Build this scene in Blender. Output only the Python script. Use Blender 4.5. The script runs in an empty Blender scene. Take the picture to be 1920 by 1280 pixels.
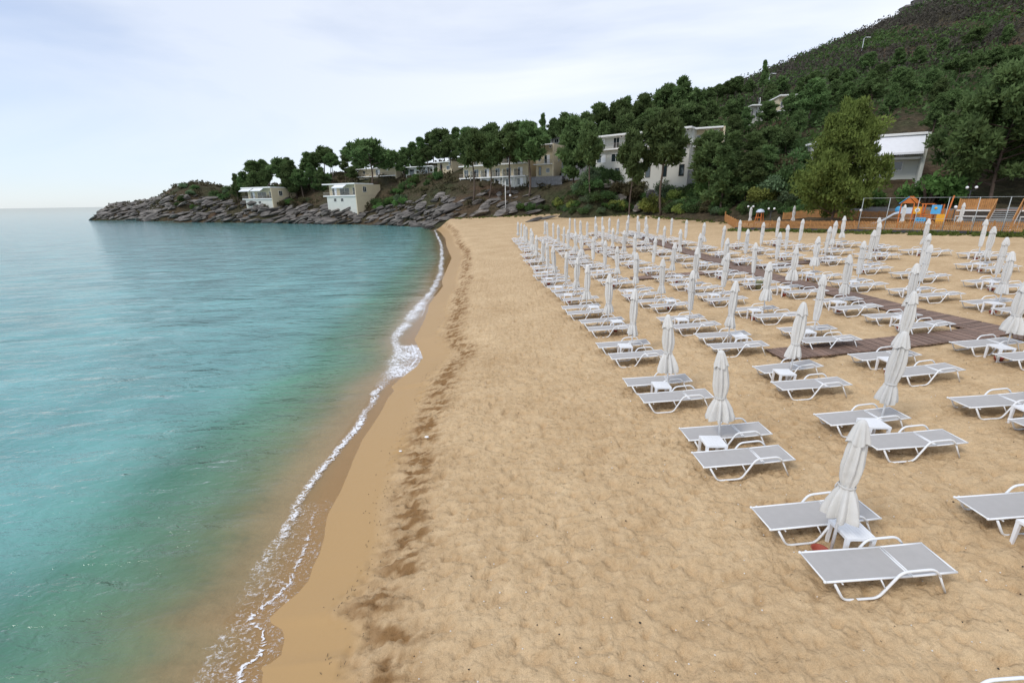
import bpy, bmesh, math, random
import numpy as np
from mathutils import Vector, Matrix
R = math.radians
random.seed(7); np.random.seed(7)
S = bpy.context.scene
COL = S.collection

# ------------------------------------------------------------------ camera
F_PX, PCX, PCY = 853.0, 960.0, 640.0          # measured on the 1920 x 1280 photograph
ROLL = math.atan(0.014)
_d = (640 - (388.4 - 870 * math.tan(ROLL))) * math.cos(ROLL)
TH = math.atan(_d / F_PX)
CH = 5.5
cd = bpy.data.cameras.new('camera'); cam = bpy.data.objects.new('camera', cd); COL.objects.link(cam)
cd.sensor_width = 36; cd.lens = 36 * F_PX / 1920; cd.clip_start = 0.1; cd.clip_end = 20000
cam.location = (0, 0, CH)
cam.rotation_euler = (Matrix.Rotation(R(90) - TH, 3, 'X') @ Matrix.Rotation(-ROLL, 3, 'Z')).to_euler()
S.camera = cam
S.render.resolution_x = 1024; S.render.resolution_y = 682

# ------------------------------------------------------------------ sky and sun
SUN_EL, SUN_AZ = R(46), R(235)                # azimuth clockwise from +Y: behind the camera, a little left
w = bpy.data.worlds.new('World'); S.world = w; w.use_nodes = True
nt = w.node_tree; nt.nodes.clear()
def N(nt, t, **k):
    n = nt.nodes.new(t)
    for a, v in k.items():
        if a == 'inp':
            for i, x in v.items(): n.inputs[i].default_value = x
        else: setattr(n, a, v)
    return n
sky = N(nt, 'ShaderNodeTexSky', sky_type='NISHITA', sun_disc=False, sun_elevation=SUN_EL, sun_rotation=SUN_AZ, dust_density=0.25, ozone_density=1.5)
tc = N(nt, 'ShaderNodeTexCoord')
mp = N(nt, 'ShaderNodeMapping', inp={'Scale': (1.0, 1.0, 4.2), 'Location': (3.1, 1.3, 0.4)})
cn = N(nt, 'ShaderNodeTexNoise', inp={'Scale': 1.25, 'Detail': 6.0, 'Roughness': 0.5, 'Distortion': 0.5})
cr = N(nt, 'ShaderNodeValToRGB')
cr.color_ramp.elements[0].position = 0.34; cr.color_ramp.elements[0].color = (0.62, 0.62, 0.62, 1)
cr.color_ramp.elements[1].position = 0.58; cr.color_ramp.elements[1].color = (0.97, 0.97, 0.97, 1)
mx = N(nt, 'ShaderNodeMix', data_type='RGBA')
mx.inputs['B'].default_value = (8.1, 8.5, 9.2, 1)      # high thin cloud veil
bgn = N(nt, 'ShaderNodeBackground', inp={'Strength': 0.105})
wo = N(nt, 'ShaderNodeOutputWorld')
L = nt.links.new
L(tc.outputs['Generated'], mp.inputs['Vector']); L(mp.outputs[0], cn.inputs['Vector']); L(cn.outputs['Fac'], cr.inputs['Fac'])
sx_ = N(nt, 'ShaderNodeSeparateXYZ'); L(tc.outputs['Generated'], sx_.inputs[0])
vr = N(nt, 'ShaderNodeMapRange', inp={'From Min': 0.15, 'From Max': -0.75, 'To Min': 1.0, 'To Max': 0.66}); L(sx_.outputs['X'], vr.inputs['Value'])
vm_ = N(nt, 'ShaderNodeMath', operation='MULTIPLY'); L(cr.outputs['Color'], vm_.inputs[0]); L(vr.outputs[0], vm_.inputs[1]); L(vm_.outputs[0], mx.inputs['Factor']); tn = N(nt, 'ShaderNodeMix', data_type='RGBA', blend_type='MULTIPLY'); tn.inputs['Factor'].default_value = 1.0; tn.inputs['B'].default_value = (0.80, 0.97, 1.22, 1); L(sky.outputs[0], tn.inputs['A']); L(tn.outputs['Result'], mx.inputs['A']); L(mx.outputs['Result'], bgn.inputs['Color']); L(bgn.outputs[0], wo.inputs[0])
sd = bpy.data.lights.new('sun', 'SUN'); so = bpy.data.objects.new('sun', sd); COL.objects.link(so)
sd.energy = 1.5; sd.angle = R(15); sd.color = (1.0, 0.96, 0.9)
sdir = Vector((math.sin(SUN_AZ) * math.cos(SUN_EL), math.cos(SUN_AZ) * math.cos(SUN_EL), math.sin(SUN_EL)))
so.rotation_euler = sdir.to_track_quat('Z', 'Y').to_euler()
S.view_settings.view_transform = 'Standard'; S.view_settings.look = 'None'
S.view_settings.exposure = 0.22; S.view_settings.gamma = 1.0
try: S.view_settings.use_curve_mapping = False
except Exception: pass

# ------------------------------------------------------------------ pixel -> world helpers
_c, _s, _cr, _sr = math.cos(TH), math.sin(TH), math.cos(ROLL), math.sin(ROLL)
def ray(x, y):
    a, b = x - PCX, y - PCY
    u = (a * _cr - b * _sr) / F_PX; v = (a * _sr + b * _cr) / F_PX
    return u, _c - v * _s, -_s - v * _c
def on_z(x, y, z):
    q = ray(x, y); t = (z - CH) / q[2]
    return q[0] * t, q[1] * t
def at(x, y, Y):                              # pixel at a known distance Y along the ground
    q = ray(x, y); t = Y / q[1]
    return q[0] * t, Y, CH + q[2] * t
SEA = -0.85

# ------------------------------------------------------------------ noise
def _hash(ix, iy, seed):
    h = (ix.astype(np.int64) * 374761393 + iy.astype(np.int64) * 668265263 + seed * 1442695041) & 0x7fffffff
    h = ((h ^ (h >> 13)) * 1274126177) & 0x7fffffff
    return ((h ^ (h >> 16)) & 0xffff) / 65535.0
def vnoise(x, y, seed=0):
    x = np.asarray(x, float); y = np.asarray(y, float)
    ix = np.floor(x); iy = np.floor(y); fx = x - ix; fy = y - iy
    fx = fx * fx * (3 - 2 * fx); fy = fy * fy * (3 - 2 * fy)
    a = _hash(ix, iy, seed); b = _hash(ix + 1, iy, seed); c_ = _hash(ix, iy + 1, seed); d_ = _hash(ix + 1, iy + 1, seed)
    return (a + (b - a) * fx) * (1 - fy) + (c_ + (d_ - c_) * fx) * fy
def fbm(x, y, seed=0, o=4):
    t = 0; a = 0.5; f = 1.0
    for i in range(o):
        t = t + a * vnoise(x * f + 17.3 * i, y * f - 9.1 * i, seed + i); a *= 0.5; f *= 2.03
    return t

# ------------------------------------------------------------------ the lie of the land
EDGE_PX = [(440, 1400), (458, 1280), (460, 1261), (453, 1252), (471, 1246), (496, 1229), (503, 1199), (499, 1182), (477, 1169), (475, 1160), (499, 1139), (533, 1111), (552, 1089), (561, 1062), (574, 1040), (583, 1010), (592, 965), (615, 925), (648, 860), (664, 825), (683, 800), (705, 768), (716, 747), (729, 733), (723, 726), (746, 706), (772, 689), (785, 672), (780, 657), (774, 645), (769, 637), (780, 620), (797, 584), (799, 572), (819, 547), (827, 537), (825, 528), (833, 509), (845, 484), (841, 475), (836, 462), (834, 447), (826, 436), (818, 430)]
_E = sorted([on_z(x, y, SEA)[::-1] for x, y in EDGE_PX])
_EY = np.array([-60] + [e[0] for e in _E] + [140, 9000]); _EX = np.array([_E[0][1] + 1.0] + [e[1] for e in _E] + [-18, -18])
FOAM_PX = [(330, 1400), (385, 1270), (400, 1230), (425, 1185), (466, 1150), (472, 1120), (490, 1065), (500, 1035), (525, 1000), (545, 960), (570, 915), (595, 890), (620, 855), (655, 815), (690, 770), (712, 730), (745, 690), (750, 660), (735, 640), (752, 618), (778, 580), (800, 558), (815, 535), (826, 508), (828, 485), (828, 460), (815, 432)]
_Fm = sorted([on_z(x, y, SEA)[::-1] for x, y in FOAM_PX])
_FY = np.array([-60] + [e[0] for e in _Fm] + [140]); _FX = np.array([_Fm[0][1]] + [e[1] for e in _Fm] + [-19])
def edge_x(Y): return np.interp(Y, _EY, _EX)
def sand_plane(X, Y):
    return -0.41 + 0.053 * X + 0.0129 * Y + 0.00035 * np.maximum(0, Y - 60) ** 2
_smY = np.linspace(-60, 140, 400)
_k = np.exp(-np.linspace(-2, 2, 25) ** 2); _k /= _k.sum()
_smE = np.convolve(np.pad(edge_x(_smY), 12, mode='edge'), _k, 'valid')
def sand_z(X, Y):
    X = np.asarray(X, float); Y = np.asarray(Y, float)
    d = X - edge_x(Y); ds = X - np.interp(Y, _smY, _smE)
    top = np.maximum(sand_plane(X, Y), SEA + 0.05)
    t = np.clip(d / 3.2, 0, 1); t = t * t * (3 - 2 * t) * 0.6 + 0.4 * t
    up = SEA + (top - SEA) * t
    dn = SEA + np.where(d > -1.2, 0.09 * d, np.maximum(-0.108 + 0.2 * (np.minimum(d, 0) + 1.2), -5.5))
    return np.where(d > 0, up, dn)
def sz(x, y): return float(sand_z(x, y))

CP = []                                       # control points of the hillside and the headland
def cp(x, y, Y, dz=0): X, Y, Z = at(x, y, Y); CP.append((X, Y, Z + dz))
shore = [on_z(x, y, SEA) for x, y in [(800, 427), (780, 425), (740, 423), (690, 421.5), (640, 421), (590, 420), (540, 419), (500, 418), (450, 417.5), (400, 417), (350, 417.5), (306, 418)]]
shore += [(-131, 182), (-133, 205), (-170, 222), on_z(230, 410.5, SEA), on_z(197, 409.5, SEA)]
for (x, y) in shore:
    CP.append((x, y, SEA + 0.1))
for i, (x, y) in enumerate(shore):
    if i % 2 == 0 or i > 10: CP.append((x - 5 if i < 15 else x - 9, y - 11, -4))
for x, y, Y in [(780, 394, 133), (740, 396, 141), (700, 396, 150), (650, 393, 152), (600, 393, 160), (500, 386, 172), (450, 377, 180), (400, 371, 192), (350, 365, 214), (300, 371, 226), (250, 381, 238), (222, 396, 243), (690, 347, 163), (820, 358, 136), (760, 356, 150), (870, 383, 121), (930, 383, 118), (1000, 380, 116), (1060, 375, 113), (960, 350, 128), (880, 352, 132), (1040, 336, 127), (1120, 338, 100), (1300, 336, 96), (1350, 345, 91), (560, 372, 178), (620, 360, 172),
                (1675, 334, 60), (1850, 345, 58), (1400, 384, 69), (1480, 360, 67), (1550, 342, 65), (1300, 262, 125), (1450, 228, 114), (1560, 235, 92), (1700, 235, 82), (1850, 235, 77), (1600, 150, 140), (1750, 130, 130), (1880, 112, 125),
                (1435, 152, 230), (1495, 131, 240), (1540, 118, 246), (1585, 95, 250), (1650, 66, 258), (1700, 48, 262), (1730, 32, 266), (1800, -8, 270), (1920, -60, 275), (1300, 200, 210), (1200, 238, 200), (1100, 265, 190), (1000, 283, 180), (900, 298, 177), (800, 314, 177), (700, 327, 178), (600, 340, 184), (520, 352, 192), (440, 365, 205)]:
    cp(x, y, Y)
for x, y, Y in [(1435, 152, 230), (1495, 131, 240), (1650, 66, 258), (1800, -8, 270), (1920, -60, 275)]:
    X, Y, Z = at(x, y, Y); CP.append((X * 1.28, Y * 1.28, Z - 4))
for x, y, Y in [(1300, 195, 210), (1100, 265, 190), (900, 298, 177), (700, 327, 178), (520, 352, 192)]:
    X, Y, Z = at(x, y, Y); CP.append((X * 1.3, Y * 1.3, Z - 9))
CP += [(-230, 300, -4), (-120, 300, -2), (-280, 255, -6), (-233, 250, -4), (-226, 238, -4), (-238, 268, -5), (-205, 222, -4), (-175, 203, -5), (-148, 188, -5), (-143, 170, -5)]
FOOT = [(-17.5, 119), (-8, 115), (0, 112), (13, 108), (21, 95), (27, 83), (30, 71), (32.5, 66)]
for x, y in FOOT: CP.append((x, y, float(sand_plane(x, y)) + 0.15))
for x, y in [(37, 64), (43, 55), (51, 46), (60, 36)]: CP.append((x, y, 3.1))
for x, y in [(33, 58), (39.5, 48), (46, 39), (54, 29), (28, 56), (36, 45), (42, 36)]: CP.append((x, y, 2.2 if x > 32.9 and y != 45 and y != 36 else 1.2))
for x, y in [(0, 70), (12, 60), (22, 45), (-10, 90), (8, 92), (20, 75), (30, 30), (10, 30)]: CP.append((x, y, float(sand_plane(x, y)) - 4))
for x, y in [(-60, 80), (-100, 110), (-150, 140), (-200, 190), (-40, 40), (-35, 100)]: CP.append((x, y, -7))
CP = np.array(CP)
def _phi(r2): return 0.5 * r2 * np.log(r2 + 1e-9)
_n = len(CP)
_A = np.zeros((_n + 3, _n + 3)); _d2 = ((CP[:, None, :2] - CP[None, :, :2]) ** 2).sum(-1)
_A[:_n, :_n] = _phi(_d2) + np.eye(_n) * 0.4
_A[:_n, _n] = 1; _A[:_n, _n + 1:] = CP[:, :2]; _A[_n, :_n] = 1; _A[_n + 1:, :_n] = CP[:, :2].T
_W = np.linalg.solve(_A, np.concatenate([CP[:, 2], [0, 0, 0]]))
def hill_z(X, Y):
    X = np.asarray(X, float); Y = np.asarray(Y, float); sh = X.shape
    p = np.stack([X.ravel(), Y.ravel()], 1); out = np.zeros(len(p))
    for i in range(0, len(p), 4000):
        q = p[i:i + 4000]; r2 = ((q[:, None] - CP[None, :, :2]) ** 2).sum(-1)
        out[i:i + 4000] = _phi(r2) @ _W[:_n] + _W[_n] + q @ _W[_n + 1:]
    return out.reshape(sh)
def hz(x, y): return float(hill_z(np.array([x]), np.array([y]))[0])

# ------------------------------------------------------------------ materials
MATS = {}
def new_mat(name):
    m = bpy.data.materials.new(name); m.use_nodes = True; MATS[name] = m
    t = m.node_tree; b = t.nodes['Principled BSDF']; return m, t, b
def plain(name, col, rough=0.6, var=0.12, scale=3.0, bump=0.0, bscale=40.0, metallic=0.0, objvar=0.0, spec=0.5):
    """colour with grain: noise drives value, optional bump and a per-object shift"""
    m, t, b = new_mat(name); l = t.links.new
    c = N(t, 'ShaderNodeTexCoord'); n = N(t, 'ShaderNodeTexNoise', inp={'Scale': scale, 'Detail': 5.0, 'Roughness': 0.6})
    l(c.outputs['Object'], n.inputs['Vector'])
    mr = N(t, 'ShaderNodeMapRange', inp={'From Min': 0.25, 'From Max': 0.75, 'To Min': 1 - var, 'To Max': 1 + var}); l(n.outputs['Fac'], mr.inputs['Value'])
    hs = N(t, 'ShaderNodeHueSaturation', inp={'Color': (*col, 1)})
    if objvar:
        oi = N(t, 'ShaderNodeObjectInfo'); m2 = N(t, 'ShaderNodeMapRange', inp={'To Min': 1 - objvar, 'To Max': 1 + objvar}); l(oi.outputs['Random'], m2.inputs['Value'])
        mm = N(t, 'ShaderNodeMath', operation='MULTIPLY'); l(mr.outputs[0], mm.inputs[0]); l(m2.outputs[0], mm.inputs[1]); l(mm.outputs[0], hs.inputs['Value'])
    else: l(mr.outputs[0], hs.inputs['Value'])
    l(hs.outputs[0], b.inputs['Base Color'])
    b.inputs['Roughness'].default_value = rough; b.inputs['Metallic'].default_value = metallic; b.inputs['Specular IOR Level'].default_value = spec
    if bump:
        n2 = N(t, 'ShaderNodeTexNoise', inp={'Scale': bscale, 'Detail': 4.0}); l(c.outputs['Object'], n2.inputs['Vector'])
        bp = N(t, 'ShaderNodeBump', inp={'Strength': bump, 'Distance': 0.02}); l(n2.outputs['Fac'], bp.inputs['Height']); l(bp.outputs[0], b.inputs['Normal'])
    return m
plain('white_plastic', (0.80, 0.81, 0.83), 0.38, 0.04)
plain('white_metal', (0.78, 0.79, 0.80), 0.32, 0.05)
plain('sling', (0.40, 0.385, 0.375), 0.75, 0.05, 6, 0.15, 220)
plain('canvas', (0.62, 0.61, 0.585), 0.9, 0.08, 4, 0.25, 60, objvar=0.06)
plain('canvas_strap', (0.55, 0.54, 0.52), 0.9, 0.06)
plain('terracotta', (0.36, 0.075, 0.045), 0.7, 0.12)
plain('plank', (0.20, 0.13, 0.10), 0.75, 0.35, 5, 0.4, 30, objvar=0.28)
plain('dark_gap', (0.03, 0.022, 0.02), 0.9)
plain('cream_wall', (0.57, 0.49, 0.34), 0.85, 0.06, 0.8, 0.15, 12)
plain('pale_wall', (0.54, 0.55, 0.50), 0.85, 0.06, 0.8, 0.15, 12)
plain('white_wall', (0.53, 0.525, 0.48), 0.8, 0.05, 0.7)
plain('trim_white', (0.78, 0.78, 0.76), 0.6, 0.04)
plain('stone_wall', (0.20, 0.20, 0.205), 0.9, 0.35, 2.2, 0.6, 6)
plain('awning', (0.76, 0.77, 0.80), 0.8, 0.04)
plain('rail_metal', (0.34, 0.30, 0.26), 0.6, 0.1)
plain('door_wood', (0.055, 0.04, 0.03), 0.6, 0.2)
plain('fence_wood', (0.42, 0.20, 0.065), 0.75, 0.25, 3, 0.3, 20)
plain('play_orange', (0.55, 0.15, 0.025), 0.5, 0.1)
plain('play_yellow', (0.75, 0.36, 0.02), 0.5, 0.06)
plain('play_blue', (0.08, 0.38, 0.70), 0.45, 0.05)
plain('slide_metal', (0.55, 0.62, 0.72), 0.3, 0.05)
plain('galvanised', (0.42, 0.45, 0.45), 0.5, 0.1)
plain('black_iron', (0.02, 0.022, 0.025), 0.5)
plain('globe', (0.85, 0.86, 0.88), 0.25, 0.02)
plain('concrete', (0.22, 0.22, 0.22), 0.9, 0.2, 1.5)
plain('dark_kerb', (0.06, 0.062, 0.07), 0.9, 0.2, 1.5)
plain('bark', (0.10, 0.072, 0.055), 0.95, 0.3, 4, 0.8, 14, objvar=0.2)
plain('khaki', (0.25, 0.26, 0.14), 0.7)
plain('shell_white', (0.7, 0.68, 0.64), 0.7, 0.2, objvar=0.2)
plain('dark_bits', (0.045, 0.035, 0.025), 0.9, 0.3)
plain('car_paint', (0.03, 0.05, 0.06), 0.25)
m, t, b = new_mat('glass_dark'); b.inputs['Base Color'].default_value = (0.02, 0.03, 0.035, 1); b.inputs['Roughness'].default_value = 0.06; b.inputs['Specular IOR Level'].default_value = 0.9

def foliage(name, col, var=0.35, trans=0.35):
    m, t, b = new_mat(name); l = t.links.new
    g = N(t, 'ShaderNodeNewGeometry'); oi = N(t, 'ShaderNodeObjectInfo')
    n = N(t, 'ShaderNodeTexNoise', inp={'Scale': 0.55, 'Detail': 3.0}); l(g.outputs['Position'], n.inputs['Vector'])
    mr = N(t, 'ShaderNodeMapRange', inp={'From Min': 0.3, 'From Max': 0.7, 'To Min': 1 - var, 'To Max': 1 + var}); l(n.outputs['Fac'], mr.inputs['Value'])
    m2 = N(t, 'ShaderNodeMapRange', inp={'To Min': 0.72, 'To Max': 1.28}); l(oi.outputs['Random'], m2.inputs['Value'])
    mm = N(t, 'ShaderNodeMath', operation='MULTIPLY'); l(mr.outputs[0], mm.inputs[0]); l(m2.outputs[0], mm.inputs[1])
    m3 = N(t, 'ShaderNodeMapRange', inp={'To Min': 0.485, 'To Max': 0.515}); l(oi.outputs['Random'], m3.inputs['Value'])
    hs = N(t, 'ShaderNodeHueSaturation', inp={'Color': (*col, 1)}); l(mm.outputs[0], hs.inputs['Value']); l(m3.outputs[0], hs.inputs['Hue'])
    tr = N(t, 'ShaderNodeBsdfTranslucent'); l(hs.outputs[0], tr.inputs['Color']); l(hs.outputs[0], b.inputs['Base Color'])
    b.inputs['Roughness'].default_value = 0.8; b.inputs['Specular IOR Level'].default_value = 0.15
    ms = N(t, 'ShaderNodeMixShader', inp={'Fac': trans}); o = t.nodes['Material Output']
    l(b.outputs[0], ms.inputs[1]); l(tr.outputs[0], ms.inputs[2]); l(ms.outputs[0], o.inputs['Surface'])
foliage('pine_needles', (0.115, 0.172, 0.062))
foliage('pine_olive', (0.145, 0.19, 0.048))
foliage('shrub_dark', (0.09, 0.15, 0.053))
foliage('shrub_green', (0.11, 0.19, 0.055))
foliage('shrub_grey', (0.14, 0.20, 0.105))
foliage('shrub_lime', (0.27, 0.32, 0.085))
foliage('shrub_brown', (0.115, 0.105, 0.055))
foliage('heath', (0.125, 0.115, 0.09), 0.4)
foliage('grass_green', (0.13, 0.17, 0.04))

def ground_mat():
    m, t, b = new_mat('hill_soil'); l = t.links.new
    g = N(t, 'ShaderNodeNewGeometry')
    n = N(t, 'ShaderNodeTexNoise', inp={'Scale': 0.08, 'Detail': 8.0, 'Roughness': 0.62}); l(g.outputs['Position'], n.inputs['Vector'])
    r = N(t, 'ShaderNodeValToRGB'); e = r.color_ramp
    e.elements[0].position = 0.3; e.elements[0].color = (0.04, 0.05, 0.022, 1); e.elements[1].position = 0.72; e.elements[1].color = (0.10, 0.062, 0.04, 1)
    x = e.elements.new(0.5); x.color = (0.06, 0.05, 0.03, 1)
    l(n.outputs['Fac'], r.inputs['Fac'])
    n2 = N(t, 'ShaderNodeTexNoise', inp={'Scale': 1.5, 'Detail': 6.0}); l(g.outputs['Position'], n2.inputs['Vector'])
    mr = N(t, 'ShaderNodeMapRange', inp={'From Min': 0.3, 'From Max': 0.7, 'To Min': 0.6, 'To Max': 1.4}); l(n2.outputs['Fac'], mr.inputs['Value'])
    hs = N(t, 'ShaderNodeHueSaturation'); l(r.outputs[0], hs.inputs['Color']); l(mr.outputs[0], hs.inputs['Value']); l(hs.outputs[0], b.inputs['Base Color'])
    bp = N(t, 'ShaderNodeBump', inp={'Strength': 0.8, 'Distance': 0.5}); l(n2.outputs['Fac'], bp.inputs['Height']); l(bp.outputs[0], b.inputs['Normal'])
    b.inputs['Roughness'].default_value = 0.95; b.inputs['Specular IOR Level'].default_value = 0.1
ground_mat()
def rock_mat():
    m, t, b = new_mat('rock'); l = t.links.new
    g = N(t, 'ShaderNodeNewGeometry'); oi = N(t, 'ShaderNodeObjectInfo')
    mp = N(t, 'ShaderNodeMapping', inp={'Scale': (0.35, 0.35, 2.4), 'Rotation': (0.25, 0.3, 0)}); l(g.outputs['Position'], mp.inputs['Vector'])
    n = N(t, 'ShaderNodeTexNoise', inp={'Scale': 0.9, 'Detail': 9.0, 'Roughness': 0.65}); l(mp.outputs[0], n.inputs['Vector'])
    r = N(t, 'ShaderNodeValToRGB'); e = r.color_ramp
    e.elements[0].position = 0.3; e.elements[0].color = (0.03, 0.029, 0.03, 1); e.elements[1].position = 0.7; e.elements[1].color = (0.27, 0.245, 0.22, 1)
    x = e.elements.new(0.5); x.color = (0.14, 0.127, 0.115, 1)
    l(n.outputs['Fac'], r.inputs['Fac'])
    sp = N(t, 'ShaderNodeSeparateXYZ'); l(g.outputs['Position'], sp.inputs[0])       # the splash zone is wet and dark
    mr = N(t, 'ShaderNodeMapRange', inp={'From Min': SEA, 'From Max': 0.3, 'To Min': 0.42, 'To Max': 1.0}); l(sp.outputs['Z'], mr.inputs['Value'])
    m2 = N(t, 'ShaderNodeMapRange', inp={'To Min': 0.75, 'To Max': 1.25}); l(oi.outputs['Random'], m2.inputs['Value'])
    mm = N(t, 'ShaderNodeMath', operation='MULTIPLY'); l(mr.outputs[0], mm.inputs[0]); l(m2.outputs[0], mm.inputs[1])
    hs = N(t, 'ShaderNodeHueSaturation'); l(r.outputs[0], hs.inputs['Color']); l(mm.outputs[0], hs.inputs['Value']); l(hs.outputs[0], b.inputs['Base Color'])
    bp = N(t, 'ShaderNodeBump', inp={'Strength': 0.9, 'Distance': 0.35}); l(n.outputs['Fac'], bp.inputs['Height']); l(bp.outputs[0], b.inputs['Normal'])
    b.inputs['Roughness'].default_value = 0.85; b.inputs['Specular IOR Level'].default_value = 0.25
rock_mat()
def sand_mat():
    m, t, b = new_mat('sand'); l = t.links.new
    g = N(t, 'ShaderNodeNewGeometry'); P = g.outputs['Position']
    n1 = N(t, 'ShaderNodeTexNoise', inp={'Scale': 0.35, 'Detail': 5.0, 'Roughness': 0.6}); l(P, n1.inputs['Vector'])
    n2 = N(t, 'ShaderNodeTexNoise', inp={'Scale': 3.2, 'Detail': 6.0, 'Roughness': 0.65}); l(P, n2.inputs['Vector'])
    n3 = N(t, 'ShaderNodeTexNoise', inp={'Scale': 90.0, 'Detail': 3.0, 'Roughness': 0.7}); l(P, n3.inputs['Vector'])
    r = N(t, 'ShaderNodeValToRGB'); e = r.color_ramp
    e.elements[0].position = 0.32; e.elements[0].color = (0.43, 0.29, 0.155, 1); e.elements[1].position = 0.66; e.elements[1].color = (0.61, 0.45, 0.27, 1)
    ad = N(t, 'ShaderNodeMath', operation='ADD'); h1 = N(t, 'ShaderNodeMath', operation='MULTIPLY', inp={1: 0.45}); h2 = N(t, 'ShaderNodeMath', operation='MULTIPLY', inp={1: 0.55})
    l(n1.outputs['Fac'], h1.inputs[0]); l(n2.outputs['Fac'], h2.inputs[0]); l(h1.outputs[0], ad.inputs[0]); l(h2.outputs[0], ad.inputs[1]); l(ad.outputs[0], r.inputs['Fac'])
    mr = N(t, 'ShaderNodeMapRange', inp={'From Min': 0.3, 'From Max': 0.7, 'To Min': 0.78, 'To Max': 1.22}); l(n3.outputs['Fac'], mr.inputs['Value'])
    hs = N(t, 'ShaderNodeHueSaturation'); l(r.outputs[0], hs.inputs['Color']); l(mr.outputs[0], hs.inputs['Value'])
    at_ = N(t, 'ShaderNodeAttribute', attribute_name='wet')
    wm = N(t, 'ShaderNodeMix', data_type='RGBA'); wm.inputs['B'].default_value = (0.42, 0.265, 0.115, 1)
    l(at_.outputs['Fac'], wm.inputs['Factor']); l(hs.outputs[0], wm.inputs['A'])
    da = N(t, 'ShaderNodeAttribute', attribute_name='damp'); dm = N(t, 'ShaderNodeMix', data_type='RGBA'); dm.inputs['B'].default_value = (0.24, 0.135, 0.055, 1)
    l(da.outputs['Fac'], dm.inputs['Factor']); l(wm.outputs['Result'], dm.inputs['A']); l(dm.outputs['Result'], b.inputs['Base Color'])
    rr = N(t, 'ShaderNodeMapRange', inp={'To Min': 0.95, 'To Max': 0.42}); l(at_.outputs['Fac'], rr.inputs['Value']); l(rr.outputs[0], b.inputs['Roughness'])
    dry = N(t, 'ShaderNodeMath', operation='SUBTRACT', inp={0: 1.0}); l(at_.outputs['Fac'], dry.inputs[1])
    st = N(t, 'ShaderNodeMath', operation='MULTIPLY_ADD', inp={1: 0.6, 2: 0.05}); l(dry.outputs[0], st.inputs[0])
    n4 = N(t, 'ShaderNodeTexNoise', inp={'Scale': 11.0, 'Detail': 3.0, 'Roughness': 0.5}); l(P, n4.inputs['Vector'])
    hh = N(t, 'ShaderNodeMath', operation='MULTIPLY_ADD', inp={1: 0.10}); l(n3.outputs['Fac'], hh.inputs[0]); l(n4.outputs['Fac'], hh.inputs[2])
    bp = N(t, 'ShaderNodeBump', inp={'Distance': 0.1}); l(st.outputs[0], bp.inputs['Strength']); l(hh.outputs[0], bp.inputs['Height']); l(bp.outputs[0], b.inputs['Normal'])
    b.inputs['Specular IOR Level'].default_value = 0.3
sand_mat()
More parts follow.
